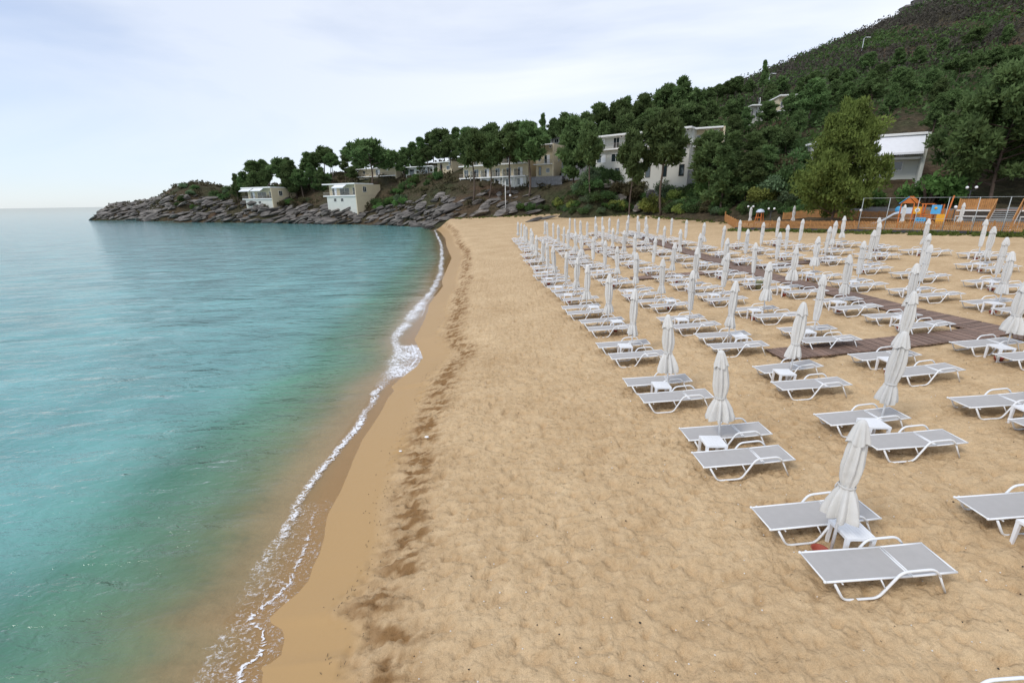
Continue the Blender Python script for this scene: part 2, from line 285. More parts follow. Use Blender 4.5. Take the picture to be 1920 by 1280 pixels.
def sea_mat():
    m, t, b = new_mat('sea_water'); l = t.links.new
    t.nodes.remove(b); o = t.nodes['Material Output']
    g = N(t, 'ShaderNodeNewGeometry'); P = g.outputs['Position']
    dep = N(t, 'ShaderNodeAttribute', attribute_name='depth'); fo = N(t, 'ShaderNodeAttribute', attribute_name='foam'); ca = N(t, 'ShaderNodeAttribute', attribute_name='calm')
    # ripples: wind chop with crests roughly across the view, longer swell lines, fine sparkle
    mp1 = N(t, 'ShaderNodeMapping', inp={'Scale': (0.55, 1.5, 1), 'Rotation': (0, 0, R(-16))}); l(P, mp1.inputs['Vector'])
    a1 = N(t, 'ShaderNodeTexNoise', inp={'Scale': 1.0, 'Detail': 5.0, 'Roughness': 0.5, 'Distortion': 0.25}); l(mp1.outputs[0], a1.inputs['Vector'])
    mp2 = N(t, 'ShaderNodeMapping', inp={'Scale': (0.12, 0.42, 1), 'Rotation': (0, 0, R(-28))}); l(P, mp2.inputs['Vector'])
    a2 = N(t, 'ShaderNodeTexNoise', inp={'Scale': 1.0, 'Detail': 3.0, 'Roughness': 0.5, 'Distortion': 0.5}); l(mp2.outputs[0], a2.inputs['Vector'])
    mp3 = N(t, 'ShaderNodeMapping', inp={'Scale': (2.6, 5.0, 1), 'Rotation': (0, 0, R(10))}); l(P, mp3.inputs['Vector'])
    a3 = N(t, 'ShaderNodeTexNoise', inp={'Scale': 1.0, 'Detail': 3.0, 'Roughness': 0.6, 'Distortion': 0.4}); l(mp3.outputs[0], a3.inputs['Vector'])
    s1 = N(t, 'ShaderNodeMath', operation='MULTIPLY_ADD', inp={1: 2.4}); l(a2.outputs['Fac'], s1.inputs[0]); l(a1.outputs['Fac'], s1.inputs[2])
    s2 = N(t, 'ShaderNodeMath', operation='MULTIPLY_ADD', inp={1: 0.4}); l(a3.outputs['Fac'], s2.inputs[0]); l(s1.outputs[0], s2.inputs[2])
    bp = N(t, 'ShaderNodeBump', inp={'Distance': 0.22}); l(ca.outputs['Fac'], bp.inputs['Strength']); l(s2.outputs[0], bp.inputs['Height'])
    NR = bp.outputs[0]
    # water body: clear over the sand, milky green to blue-green as the column deepens
    ex = N(t, 'ShaderNodeMath', operation='MULTIPLY', inp={1: -3.0}); l(dep.outputs['Fac'], ex.inputs[0])
    ee = N(t, 'ShaderNodeMath', operation='EXPONENT'); l(ex.outputs[0], ee.inputs[0])
    of = N(t, 'ShaderNodeMath', operation='SUBTRACT', inp={0: 1.0}); l(ee.outputs[0], of.inputs[1])
    cr = N(t, 'ShaderNodeValToRGB'); e = cr.color_ramp
    e.elements[0].position = 0.0; e.elements[0].color = (0.34, 0.34, 0.20, 1); e.elements[1].position = 1.0; e.elements[1].color = (0.15, 0.345, 0.345, 1)
    x = e.elements.new(0.5); x.color = (0.19, 0.30, 0.17, 1)
    x = e.elements.new(0.86); x.color = (0.105, 0.26, 0.185, 1)
    l(of.outputs[0], cr.inputs['Fac'])
    nb = N(t, 'ShaderNodeTexNoise', inp={'Scale': 0.22, 'Detail': 5.0, 'Roughness': 0.6}); l(P, nb.inputs['Vector'])
    mr = N(t, 'ShaderNodeMapRange', inp={'From Min': 0.3, 'From Max': 0.7, 'To Min': 0.75, 'To Max': 1.25}); l(nb.outputs['Fac'], mr.inputs['Value'])
    hs = N(t, 'ShaderNodeHueSaturation'); l(cr.outputs[0], hs.inputs['Color']); l(mr.outputs[0], hs.inputs['Value'])
    df = N(t, 'ShaderNodeBsdfDiffuse'); l(hs.outputs[0], df.inputs['Color']); l(NR, df.inputs['Normal'])
    tp = N(t, 'ShaderNodeBsdfTransparent', inp={'Color': (1.0, 1.0, 1.0, 1)})
    body = N(t, 'ShaderNodeMixShader'); l(of.outputs[0], body.inputs['Fac']); l(tp.outputs[0], body.inputs[1]); l(df.outputs[0], body.inputs[2])
    gl = N(t, 'ShaderNodeBsdfGlossy', inp={'Roughness': 0.06}); l(NR, gl.inputs['Normal'])
    fr = N(t, 'ShaderNodeFresnel', inp={'IOR': 1.33}); l(NR, fr.inputs['Normal'])
    sf = N(t, 'ShaderNodeMixShader'); l(fr.outputs[0], sf.inputs['Fac']); l(body.outputs[0], sf.inputs[1]); l(gl.outputs[0], sf.inputs[2])
    # foam: lace of thin threads, closing up where the mask is strong
    mf = N(t, 'ShaderNodeMapping', inp={'Scale': (1.0, 1.5, 1)}); l(P, mf.inputs['Vector'])
    nd = N(t, 'ShaderNodeTexNoise', inp={'Scale': 3.6, 'Detail': 5.0}); l(mf.outputs[0], nd.inputs['Vector'])
    vm = N(t, 'ShaderNodeVectorMath', operation='MULTIPLY_ADD'); vm.inputs[1].default_value = (0.8, 0.8, 0); l(nd.outputs['Color'], vm.inputs[0]); l(mf.outputs[0], vm.inputs[2])
    vo = N(t, 'ShaderNodeTexVoronoi', feature='DISTANCE_TO_EDGE', inp={'Scale': 7.0}); l(vm.outputs[0], vo.inputs['Vector'])
    v2 = N(t, 'ShaderNodeTexNoise', inp={'Scale': 13.0, 'Detail': 5.0, 'Roughness': 0.75}); l(P, v2.inputs['Vector'])
    la = N(t, 'ShaderNodeMath', operation='MULTIPLY_ADD', inp={1: 2.0}); l(vo.outputs['Distance'], la.inputs[0]); l(v2.outputs['Fac'], la.inputs[2])
    su = N(t, 'ShaderNodeMath', operation='SUBTRACT'); l(fo.outputs['Fac'], su.inputs[0]); l(la.outputs[0], su.inputs[1])
    fm = N(t, 'ShaderNodeMapRange', inp={'From Min': -0.14, 'From Max': 0.22, 'To Max': 0.92}); l(su.outputs[0], fm.inputs['Value'])
    fd = N(t, 'ShaderNodeBsdfDiffuse', inp={'Color': (0.84, 0.85, 0.88, 1)})
    fin = N(t, 'ShaderNodeMixShader'); l(fm.outputs[0], fin.inputs['Fac']); l(sf.outputs[0], fin.inputs[1]); l(fd.outputs[0], fin.inputs[2])
    l(fin.outputs[0], o.inputs['Surface'])
sea_mat()

# ------------------------------------------------------------------ mesh helpers
def grid_mesh(name, X, Y, Z, mat, keep=None, attrs=None, smooth=True):
    """X, Y, Z: 2-d arrays"""
    ny, nx = X.shape
    idx = np.arange(ny * nx).reshape(ny, nx)
    q = np.stack([idx[:-1, :-1], idx[:-1, 1:], idx[1:, 1:], idx[1:, :-1]], -1).reshape(-1, 4)
    if keep is not None: q = q[keep[:-1, :-1].ravel() | keep[:-1, 1:].ravel() | keep[1:, 1:].ravel() | keep[1:, :-1].ravel()]
    v = np.stack([X.ravel(), Y.ravel(), Z.ravel()], 1)
    used = np.unique(q); rm = -np.ones(len(v), int); rm[used] = np.arange(len(used)); q = rm[q]; v = v[used]
    me = bpy.data.meshes.new(name); me.vertices.add(len(v)); me.vertices.foreach_set('co', v.astype(np.float32).ravel())
    me.loops.add(q.size); me.loops.foreach_set('vertex_index', q.astype(np.int32).ravel())
    me.polygons.add(len(q)); me.polygons.foreach_set('loop_start', np.arange(0, q.size, 4, dtype=np.int32))
    me.polygons.foreach_set('use_smooth', np.full(len(q), smooth))
    for k, a in (attrs or {}).items():
        at_ = me.attributes.new(k, 'FLOAT', 'POINT'); at_.data.foreach_set('value', a.ravel()[used].astype(np.float32))
    me.update(calc_edges=True); me.materials.append(MATS[mat])
    o = bpy.data.objects.new(name, me); COL.objects.link(o); return o
class MB:
    def __init__(s): s.v = []; s.f = []; s.m = []; s.mats = []; s.cur = 0; s.sm = []; s.smooth = False
    def mat(s, n):
        if n not in s.mats: s.mats.append(n)
        s.cur = s.mats.index(n); return s
    def add(s, vs, fs):
        k = len(s.v); s.v += [tuple(p) for p in vs]; s.f += [tuple(i + k for i in f) for f in fs]; s.m += [s.cur] * len(fs); s.sm += [s.smooth] * len(fs); return s
    def box(s, x0, x1, y0, y1, z0, z1):
        return s.add([(x0, y0, z0), (x1, y0, z0), (x1, y1, z0), (x0, y1, z0), (x0, y0, z1), (x1, y0, z1), (x1, y1, z1), (x0, y1, z1)],
                     [(0, 3, 2, 1), (4, 5, 6, 7), (0, 1, 5, 4), (1, 2, 6, 5), (2, 3, 7, 6), (3, 0, 4, 7)])
    def beam(s, a, b, w, h, up=(0, 0, 1)):
        a = Vector(a); b = Vector(b); d = (b - a).normalized(); u = Vector(up); sd_ = d.cross(u).normalized(); u = sd_.cross(d)
        c = [a + sd_ * (i * w / 2) + u * (j * h / 2) for i, j in ((-1, -1), (1, -1), (1, 1), (-1, 1))] + [b + sd_ * (i * w / 2) + u * (j * h / 2) for i, j in ((-1, -1), (1, -1), (1, 1), (-1, 1))]
        return s.add(c, [(0, 1, 2, 3), (7, 6, 5, 4), (0, 4, 5, 1), (1, 5, 6, 2), (2, 6, 7, 3), (3, 7, 4, 0)])
    def tube(s, pts, r, n=8, cap=True):
        pts = [Vector(p) for p in pts]; rs = r if isinstance(r, (list, tuple)) else [r] * len(pts); vs = []; fs = []
        ref = None
        for i, p in enumerate(pts):
            d = (pts[min(i + 1, len(pts) - 1)] - pts[max(i - 1, 0)]).normalized()
            if ref is None: ref = Vector((0, 0, 1)) if abs(d.z) < 0.9 else Vector((1, 0, 0))
            u = d.cross(ref).normalized(); v = u.cross(d).normalized(); ref = v
            for k in range(n):
                a = 2 * math.pi * k / n; vs.append(p + (u * math.cos(a) + v * math.sin(a)) * rs[i])
        for i in range(len(pts) - 1):
            for k in range(n):
                a = i * n + k; b_ = i * n + (k + 1) % n; fs.append((a, b_, b_ + n, a + n))
        if cap: fs.append(tuple(range(n))[::-1]); fs.append(tuple(range((len(pts) - 1) * n, len(pts) * n)))
        sm = s.smooth; s.smooth = True; s.add(vs, fs); s.smooth = sm; return s
    def lathe(s, prof, n=16, c=(0, 0, 0)):
        vs = []; fs = []
        for r, z in prof:
            for k in range(n): a = 2 * math.pi * k / n; vs.append((c[0] + r * math.cos(a), c[1] + r * math.sin(a), c[2] + z))
        for i in range(len(prof) - 1):
            for k in range(n): a = i * n + k; b_ = i * n + (k + 1) % n; fs.append((a, b_, b_ + n, a + n))
        sm = s.smooth; s.smooth = True; s.add(vs, fs); s.smooth = sm; return s
    def ball(s, c, r, n=10):
        return s.lathe([(max(r * math.sin(math.pi * i / n), 1e-4), -r * math.cos(math.pi * i / n)) for i in range(n + 1)], n + 4, c)
    def mesh(s, name):
        me = bpy.data.meshes.new(name); me.from_pydata(s.v, [], s.f)
        for n in s.mats: me.materials.append(MATS[n])
        me.polygons.foreach_set('material_index', s.m); me.polygons.foreach_set('use_smooth', s.sm); me.update(); return me
    def build(s, name, parent=None, loc=None):
        return link(name, s.mesh(name), parent, loc)
def link(name, me, parent=None, loc=None):
    o = bpy.data.objects.new(name, me); COL.objects.link(o)
    if parent: o.parent = parent
    if loc: o.location = loc
    return o
def tag(o, label=None, cat=None, group=None, kind=None):
    if label: o['label'] = label
    if cat: o['category'] = cat
    if group: o['group'] = group
    if kind: o['kind'] = kind
    return o
def empty(name, loc=(0, 0, 0), rz=0, label=None, cat=None, group=None):
    o = bpy.data.objects.new(name, None); COL.objects.link(o); o.location = loc; o.rotation_euler.z = rz; o.empty_display_size = 0.2
    return tag(o, label, cat, group)
ORD = ['zeroth', 'first', 'second', 'third', 'fourth', 'fifth', 'sixth', 'seventh', 'eighth', 'ninth', 'tenth', 'eleventh', 'twelfth', 'thirteenth', 'fourteenth', 'fifteenth', 'sixteenth', 'seventeenth', 'eighteenth', 'nineteenth', 'twentieth']

# ------------------------------------------------------------------ sand, sea, hillside
def warp(a, b, fine, lo, hi, g):
    """coordinates: fine step between lo and hi, growing by g outside"""
    m_ = list(np.arange(lo, hi, fine)); s_ = fine
    while m_[-1] < b: s_ *= g; m_.append(m_[-1] + s_)
    s_ = fine; l_ = [lo]
    while l_[-1] > a: s_ *= g; l_.append(l_[-1] - s_)
    return np.array(l_[:0:-1] + m_)
xs = warp(-70, 75, 0.046, -4.2, 8.5, 1.022); ys = warp(-12, 135, 0.042, 3.2, 13, 1.012)
GX, GY = np.meshgrid(xs, ys); dE = GX - edge_x(GY)
dry = np.clip((dE - 1.0 - 0.35 * vnoise(GY * 0.5, GX * 0 + 3, 5)) / 0.45, 0, 1)
def ridged(x, y, s): return 1 - np.abs(2 * fbm(x, y, s, 3) / 0.875 - 1) * 1.6
rel = 0.030 * ridged(GX / 0.16, GY / 0.115, 3) + 0.010 * ridged(GX / 0.33 + 5, GY / 0.2, 11) + 0.022 * (fbm(GX / 1.6, GY / 1.6, 21, 3) - 0.45)
pits = np.clip((vnoise(GX / 0.2, GY / 0.15, 31) - 0.60) / 0.28, 0, 1); pits = pits * pits * (3 - 2 * pits)
berm = np.exp(-((dE - 1.85 - 0.35 * vnoise(GY * 0.4, GX * 0, 8)) / 0.48) ** 2)
bpit = berm * np.clip((0.6 * vnoise(GX / 0.30, GY / 0.14, 41) + 0.4 * vnoise(GX / 0.1, GY / 0.06, 42) - 0.44) / 0.22, 0, 1)
rel = rel - 0.028 * pits - 0.02 * bpit
fade = 1 / (1 + (np.hypot(GX, GY) / 45) ** 3)
rel = 2.5 * (rel - rel[dry > 0.5].mean()); GZ = sand_z(GX, GY) + dry * rel * fade + 0.006 * (fbm(GX, GY, 51, 3) - 0.45) * (1 - dry)
wet = np.clip(1 - (dE - 0.95 - 0.7 * fbm(GY * 0.45, GX * 0.3, 61, 3)) / 0.4, 0, 1) * np.where(dE > -0.5, 1, 0.55)
keep = ~((GX > 38) & (GY < 20)) & (hill_z(GX, GY) < GZ + 2.5)
dpat = berm * np.clip((0.6 * vnoise(GX / 0.30, GY / 0.14, 141) + 0.4 * vnoise(GX / 0.1, GY / 0.06, 142) - 0.44) / 0.22, 0, 1)
damp = np.clip(dpat * (0.75 + 0.9 * vnoise(GX * 0.5, GY * 0.35, 45)), 0, 1) * dry + 0.55 * berm * fbm(GX * 1.5, GY * 1.5, 47, 3); sand = grid_mesh('sand_beach', GX, GY, GZ, 'sand', keep, {'wet': wet, 'damp': np.clip(damp, 0, 1)}); tag(sand, kind='structure')
def ground(x, y): return sz(x, y) + 0.02

dd = (-warp(-0.6, 4200, 0.06, 0, 3.2, 1.028))[::-1]; sy = warp(-14, 9000, 0.08, 2.5, 24, 1.03)
GD, SY = np.meshgrid(dd, sy); SX = edge_x(SY) + GD
depth = np.maximum(0, SEA - sand_z(SX, SY))
calm = np.clip((depth - 0.03) / 0.35, 0.03, 1)
dist = np.hypot(SX, SY)
calm2 = calm / (1 + dist / 85)
wv = (0.085 * (fbm(SX * 0.16 + SY * 0.12, SY * 0.55 - SX * 0.28, 71, 3) - 0.45) * 2) * calm / (1 + (dist / 60) ** 2)
fx = SX - np.interp(SY, _FY, _FX) + 0.35 * (fbm(SY * 1.3, SX * 0.4, 77, 3) - 0.45)                          # distance seaward of the foam line
w_in = np.interp(SY, [0, 5, 7.5, 9, 15, 16.5, 18.5, 20, 22, 26, 30, 45, 60, 120], [.5, .6, .22, .14, .2, .75, 1.1, .3, .35, .9, .5, .4, .4, .25])
w_out = np.interp(SY, [0, 5, 7, 9, 15, 16, 18, 20, 24, 40], [.4, .45, .18, .13, .22, .6, .8, .3, .4, .35])
core = np.where(fx > 0, np.exp(-(fx / w_in) ** 2), np.exp(-(fx / w_out) ** 2))
lip = np.exp(-((GD + 0.05) / 0.05) ** 2) * np.interp(SY, [4, 5, 7, 8.2, 9, 15.5, 16.5, 20, 21, 25, 26, 40], [1, 1, .75, .6, 0, 0, 1, 1, 0, 0, .8, .5])
spill = np.clip(fx / 0.15, 0, 1) * np.interp(SY, [4, 6, 8.5, 9.2, 15.5, 16.2, 20, 20.5], [.42, .45, .42, 0, 0, .72, .76, 0])
patch = 0.55 + 0.75 * fbm(SX * 0.9, SY * 0.9, 81, 3)
amp = np.interp(SY, [0, 6, 8, 10, 16, 20, 40], [.48, .52, .8, .95, .9, .92, .9])
foam = np.maximum(np.maximum(core * amp * patch, lip), spill * patch * 1.15)
foam = foam * np.where(SY > 118, 0, 1)
sea = grid_mesh('sea', SX, SY, SEA + wv + 0.014, 'sea_water', None, {'depth': depth, 'foam': foam, 'calm': calm2}); tag(sea, kind='structure')

hx = np.arange(-300, 360, 1.7); hy = np.concatenate([np.arange(26, 150, 1.3), np.arange(150, 360, 2.6)])
HX, HY = np.meshgrid(hx, hy); HZ = hill_z(HX, HY)
hn = fbm(HX / 6, HY / 6, 91, 4) - 0.45
HZ2 = HZ + hn * np.clip((HZ - 1) / 5, 0.1, 1) * 2.2
base = np.where((HX > edge_x(HY)) & (HY < 122), sand_plane(HX, HY), SEA)
hill = grid_mesh('hillside', HX, HY, HZ2, 'hill_soil', HZ2 > base - 1.8); tag(hill, kind='structure')

# ------------------------------------------------------------------ beach furniture
def arc_path(pts, r=0.05, n=4):
    """polyline with rounded corners"""
    P = [Vector(p) for p in pts]; out = [P[0]]
    for i in range(1, len(P) - 1):
        a = (P[i - 1] - P[i]); b_ = (P[i + 1] - P[i]); k = min(r, a.length / 2, b_.length / 2)
        p0 = P[i] + a.normalized() * k; p1 = P[i] + b_.normalized() * k
        for j in range(n + 1):
            t_ = j / n; out.append(p0 * (1 - t_) ** 2 + P[i] * 2 * t_ * (1 - t_) + p1 * t_ ** 2)
    out.append(P[-1]); return out
LB, WB, HB = 1.90, 0.60, 0.33
def lounger_meshes():
    d = {}
    def sling(x0, x1, z0, z1, nm):
        mb = MB().mat('sling'); nx, ny = 10, 6; vs = []; fs = []
        for k, off in ((0, 0.0), (1, -0.008)):
            for i in range(nx + 1):
                for j in range(ny + 1):
                    u, v = i / nx, j / ny
                    vs.append((x0 + (x1 - x0) * u, -WB / 2 + 0.025 + (WB - 0.05) * v, z0 + (z1 - z0) * u - 0.012 * math.sin(math.pi * v) + off))
        st = (nx + 1) * (ny + 1)
        for i in range(nx):
            for j in range(ny):
                a = i * (ny + 1) + j; fs.append((a, a + ny + 1, a + ny + 2, a + 1)); fs.append((st + a, st + a + 1, st + a + ny + 2, st + a + ny + 1))
        mb.smooth = True; mb.add(vs, fs); return mb.mesh(nm)
    d['seat_sling'] = sling(0.02, 1.235, HB + 0.004, HB + 0.004, 'seat_sling')
    d['backrest_sling'] = sling(1.265, LB - 0.02, HB + 0.006, HB + 0.022, 'backrest_sling')
    mb = MB().mat('white_metal')
    for sy_ in (-1, 1):
        y = sy_ * (WB / 2 - 0.012)
        mb.tube([(0, y, HB), (1.245, y, HB)], 0.017); mb.tube([(1.255, y, HB), (LB, y, HB + 0.018)], 0.017)
        mb.ball((0.0, y, HB + 0.006), 0.024, 6)
    for x, z in ((0.008, HB), (1.235, HB - 0.002), (1.268, HB), (LB - 0.008, HB + 0.018)): mb.tube([(x, -WB / 2 + 0.02, z), (x, WB / 2 - 0.02, z)], 0.013, 6)
    mb.tube([(0.26, -WB / 2, HB - 0.05), (0.26, WB / 2, HB - 0.05)], 0.012, 6)
    d['frame'] = mb.mesh('frame')
    for sy_, nm in ((-1, 'side_frame_a'), (1, 'side_frame_b')):
        y = sy_ * (WB / 2 + 0.028)
        mb = MB().mat('white_metal')
        mb.tube(arc_path([(0.12, y, HB - 0.012), (0.28, y, 0.02), (0.78, y, 0.02), (1.06, y, HB + 0.125), (1.52, y, HB + 0.14), (1.63, y, HB + 0.0)], 0.09), 0.019)
        mb.tube([(1.60, y, HB + 0.045), (1.77, y, 0.0)], 0.015)
        mb.tube([(0.80, y - sy_ * 0.03, HB - 0.01), (0.87, y - sy_ * 0.005, 0.17)], 0.012, 6)
        d[nm] = mb.mesh('side_frame')
    return d
LM = lounger_meshes()
def lounger(x, y, rz, label, z=None):
    zz = ground(x, y) if z is None else z
    slope = math.atan(0.053)
    o = empty('sun_lounger', (x, y, zz - 0.03), rz, label, 'sun lounger', 'grey sling sun loungers on the sand')
    o.rotation_euler = (0, -slope, rz)
    for k, me in LM.items():
        link('side_frame' if k.startswith('side') else k, me, o).location = (-LB / 2, 0, 0)
    return o
TW = 0.46
def table_parts():
    d = {}
    mb = MB().mat('white_plastic'); h = TW / 2
    for i in range(7):
        pass
    d['slat'] = MB().mat('white_plastic').box(-0.027, 0.027, -h + 0.03, h - 0.03, 0.405, 0.422).mesh('slat')
    mb.box(-h, h, -h, -h + 0.03, 0.38, 0.424); mb.box(-h, h, h - 0.03, h, 0.38, 0.424); mb.box(-h, -h + 0.03, -h + 0.03, h - 0.03, 0.38, 0.424); mb.box(h - 0.03, h, -h + 0.03, h - 0.03, 0.38, 0.424)
    d['rim'] = mb.mesh('rim')
    mb = MB().mat('white_plastic')
    mb.add([(-0.028, -0.028, 0.382), (0.028, -0.028, 0.382), (0.028, 0.028, 0.382), (-0.028, 0.028, 0.382), (-0.02, -0.02, -0.04), (0.02, -0.02, -0.04), (0.02, 0.02, -0.04), (-0.02, 0.02, -0.04)],
           [(0, 1, 2, 3), (7, 6, 5, 4), (0, 4, 5, 1), (1, 5, 6, 2), (2, 6, 7, 3), (3, 7, 4, 0)])
    d['leg'] = mb.mesh('leg')
    return d
TP = table_parts()
SLX = [(-0.171 + 0.057 * i) for i in range(7)]
def joined_table():
    mb = MB().mat('white_plastic'); h = TW / 2
    for x in SLX: mb.box(x - 0.026, x + 0.026, -h + 0.03, h - 0.03, 0.405, 0.422)
    mb.box(-h, h, -h, -h + 0.03, 0.38, 0.424); mb.box(-h, h, h - 0.03, h, 0.38, 0.424); mb.box(-h, -h + 0.03, -h + 0.03, h - 0.03, 0.38, 0.424); mb.box(h - 0.03, h, -h + 0.03, h - 0.03, 0.38, 0.424)
    for a in (-1, 1):
        for b_ in (-1, 1): mb.box(a * (h - 0.03) - 0.026, a * (h - 0.03) + 0.026, b_ * (h - 0.03) - 0.026, b_ * (h - 0.03) + 0.026, -0.04, 0.3795)
    return mb.mesh('side_table')
TJ = joined_table()
def side_table(x, y, rz, label, parts=True):
    z = ground(x, y) - 0.01; g = 'white slatted side tables between the loungers'
    if not parts:
        o = link('side_table', TJ, None, (x, y, z)); o.rotation_euler.z = rz; return tag(o, label, 'side table', g)
    o = empty('side_table', (x, y, z), rz, label, 'side table', g); h = TW / 2 - 0.03
    link('rim', TP['rim'], o)
    for sx in SLX: link('slat', TP['slat'], o).location = (sx, 0, 0)
    for a in (-1, 1):
        for b_ in (-1, 1): link('leg', TP['leg'], o).location = (a * h, b_ * h, 0)
    return o
BOWL = MB().mat('terracotta').lathe([(0.001, 0.0), (0.085, 0.0), (0.125, 0.10), (0.135, 0.105), (0.125, 0.107), (0.112, 0.10), (0.08, 0.02), (0.001, 0.02)], 18).mesh('ash_bowl')
def bowl(x, y, label):
    o = link('ash_bowl', BOWL, None, (x, y, ground(x, y) - 0.01)); return tag(o, label, 'bowl', 'terracotta bowls under the side tables')

HU = 2.4
POLE = MB().mat('white_metal').tube([(0, 0, -0.15), (0, 0, 2.3)], 0.024, 10).mesh('pole')
def canopy_meshes(seed, style):
    """closed canvas canopy: pleated body, tied in the middle, skirt below; separate cap and strap"""
    rnd = np.random.RandomState(seed); n = 72; th = np.linspace(0, 2 * math.pi, n, endpoint=False)
    ph = rnd.uniform(0, 6.28, 6); npl = 8
    if style == 'flared':   prof = [(2.36, .05, .1), (2.25, .085, .25), (2.05, .105, .35), (1.8, .125, .38), (1.6, .135, .36), (1.42, .118, .28), (1.33, .098, .18), (1.27, .10, .18), (1.18, .14, .30), (1.0, .185, .42), (0.84, .21, .5), (0.76, .205, .5)]
    elif style == 'half':   prof = [(2.36, .05, .1), (2.25, .08, .25), (2.05, .10, .35), (1.8, .12, .38), (1.55, .13, .36), (1.35, .118, .28), (1.2, .10, .18), (1.13, .10, .18), (1.05, .125, .30), (0.9, .15, .42), (0.78, .16, .5), (0.72, .155, .5)]
    else:                   prof = [(2.36, .05, .1), (2.25, .075, .2), (2.05, .092, .25), (1.8, .105, .26), (1.55, .11, .25), (1.3, .112, .22), (1.1, .11, .2), (0.95, .105, .18), (0.86, .095, .15), (0.80, .09, .15), (0.76, .085, .2), (0.72, .08, .2)]
    zs = np.linspace(2.36, prof[-1][0], 34); Z = np.array([p[0] for p in prof])[::-1]
    rr = np.interp(zs, Z, np.array([p[1] for p in prof])[::-1]); aa = np.interp(zs, Z, np.array([p[2] for p in prof])[::-1])
    vs = []; low = rnd.uniform(-0.07, 0.07, 12)
    for i, z in enumerate(zs):
        tw = 0.9 * (2.36 - z) * (0.35 + 0.2 * math.sin(ph[0])) + 0.25 * np.sin(3 * z + ph[1])
        a = npl * (th + tw * 0.35)
        tri = np.abs(((a / (2 * math.pi) + ph[2]) % 1) * 2 - 1) * 2 - 1                  # sharp folds
        wob = 0.16 * np.sin(2 * th + ph[3] + z * 1.3) + 0.10 * np.sin(3 * th + ph[4] - z * 2.1)
        r = rr[i] * (1 + aa[i] * 0.75 * tri + wob * (0.5 + aa[i]))
        zz = z + (np.interp(th, np.linspace(0, 6.28, 12), low) if i == len(zs) - 1 else 0) * (1.0 if style != 'slim' else 0.3)
        vs += [(r[k] * math.cos(th[k]), r[k] * math.sin(th[k]), (zz[k] if isinstance(zz, np.ndarray) else zz)) for k in range(n)]
    fs = [(i * n + k, (i + 1) * n + k, (i + 1) * n + (k + 1) % n, i * n + (k + 1) % n) for i in range(len(zs) - 1) for k in range(n)]
    mb = MB().mat('canvas'); mb.smooth = True; mb.add(vs, fs); body = mb.mesh('canopy')
    vs = []; cz = [2.42, 2.405, 2.36, 2.25, 2.12, 2.05]; crr = [0.004, 0.04, 0.068, 0.10, 0.128, 0.14 if style != 'slim' else 0.118]
    for i, z in enumerate(cz):
        a = 8 * th + ph[5]; r = crr[i] * (1 + (0.16 * (i / 5)) * np.sin(a) + 0.08 * (i / 5) * np.sin(3 * th + ph[1])); dz = 0.03 * (i == 5) * np.sin(4 * th + ph[0])
        vs += [(r[k] * math.cos(th[k]), r[k] * math.sin(th[k]), z + (dz[k] if i == 5 else 0)) for k in range(n)]
    fs = [(i * n + k, (i + 1) * n + k, (i + 1) * n + (k + 1) % n, i * n + (k + 1) % n) for i in range(5) for k in range(n)] + [tuple(range(n))]
    mb = MB().mat('canvas'); mb.smooth = True; mb.add(vs, fs); cap = mb.mesh('cap')
    zt = {'flared': 1.30, 'half': 1.165, 'slim': 1.55}[style]; rt = float(np.interp(zt, Z, np.array([p[1] for p in prof])[::-1]))
    mb = MB().mat('canvas_strap'); mb.lathe([(rt * 1.13, zt - 0.022), (rt * 1.2, zt - 0.015), (rt * 1.2, zt + 0.015), (rt * 1.13, zt + 0.022)], 20)
    mb.tube([(rt * 1.15, 0.02, zt), (rt * 1.35, 0.04, zt - 0.06), (rt * 1.25, 0.03, zt - 0.14)], 0.012, 6); strap = mb.mesh('strap')
    return body, cap, strap
CANS = {'flared': [canopy_meshes(s_, 'flared') for s_ in (1, 2, 3)], 'half': [canopy_meshes(s_, 'half') for s_ in (4, 5, 6)], 'slim': [canopy_meshes(s_, 'slim') for s_ in (7, 8)]}
def umbrella(x, y, style, k, lean, label, z=None, group='closed off-white beach umbrellas'):
    o = empty('beach_umbrella', (x, y, (ground(x, y) if z is None else z)), 0, label, 'umbrella', group)
    o.rotation_euler = (lean[1], lean[0], random.uniform(0, 6.28) if not (lean[0] or lean[1]) else 0)
    link('pole', POLE, o); b_, c_, s_ = CANS[style][k % len(CANS[style])]
    c = link('canopy', b_, o); c.rotation_euler.z = random.uniform(0, 6.28); link('cap', c_, c); link('strap', s_, c)
    return o
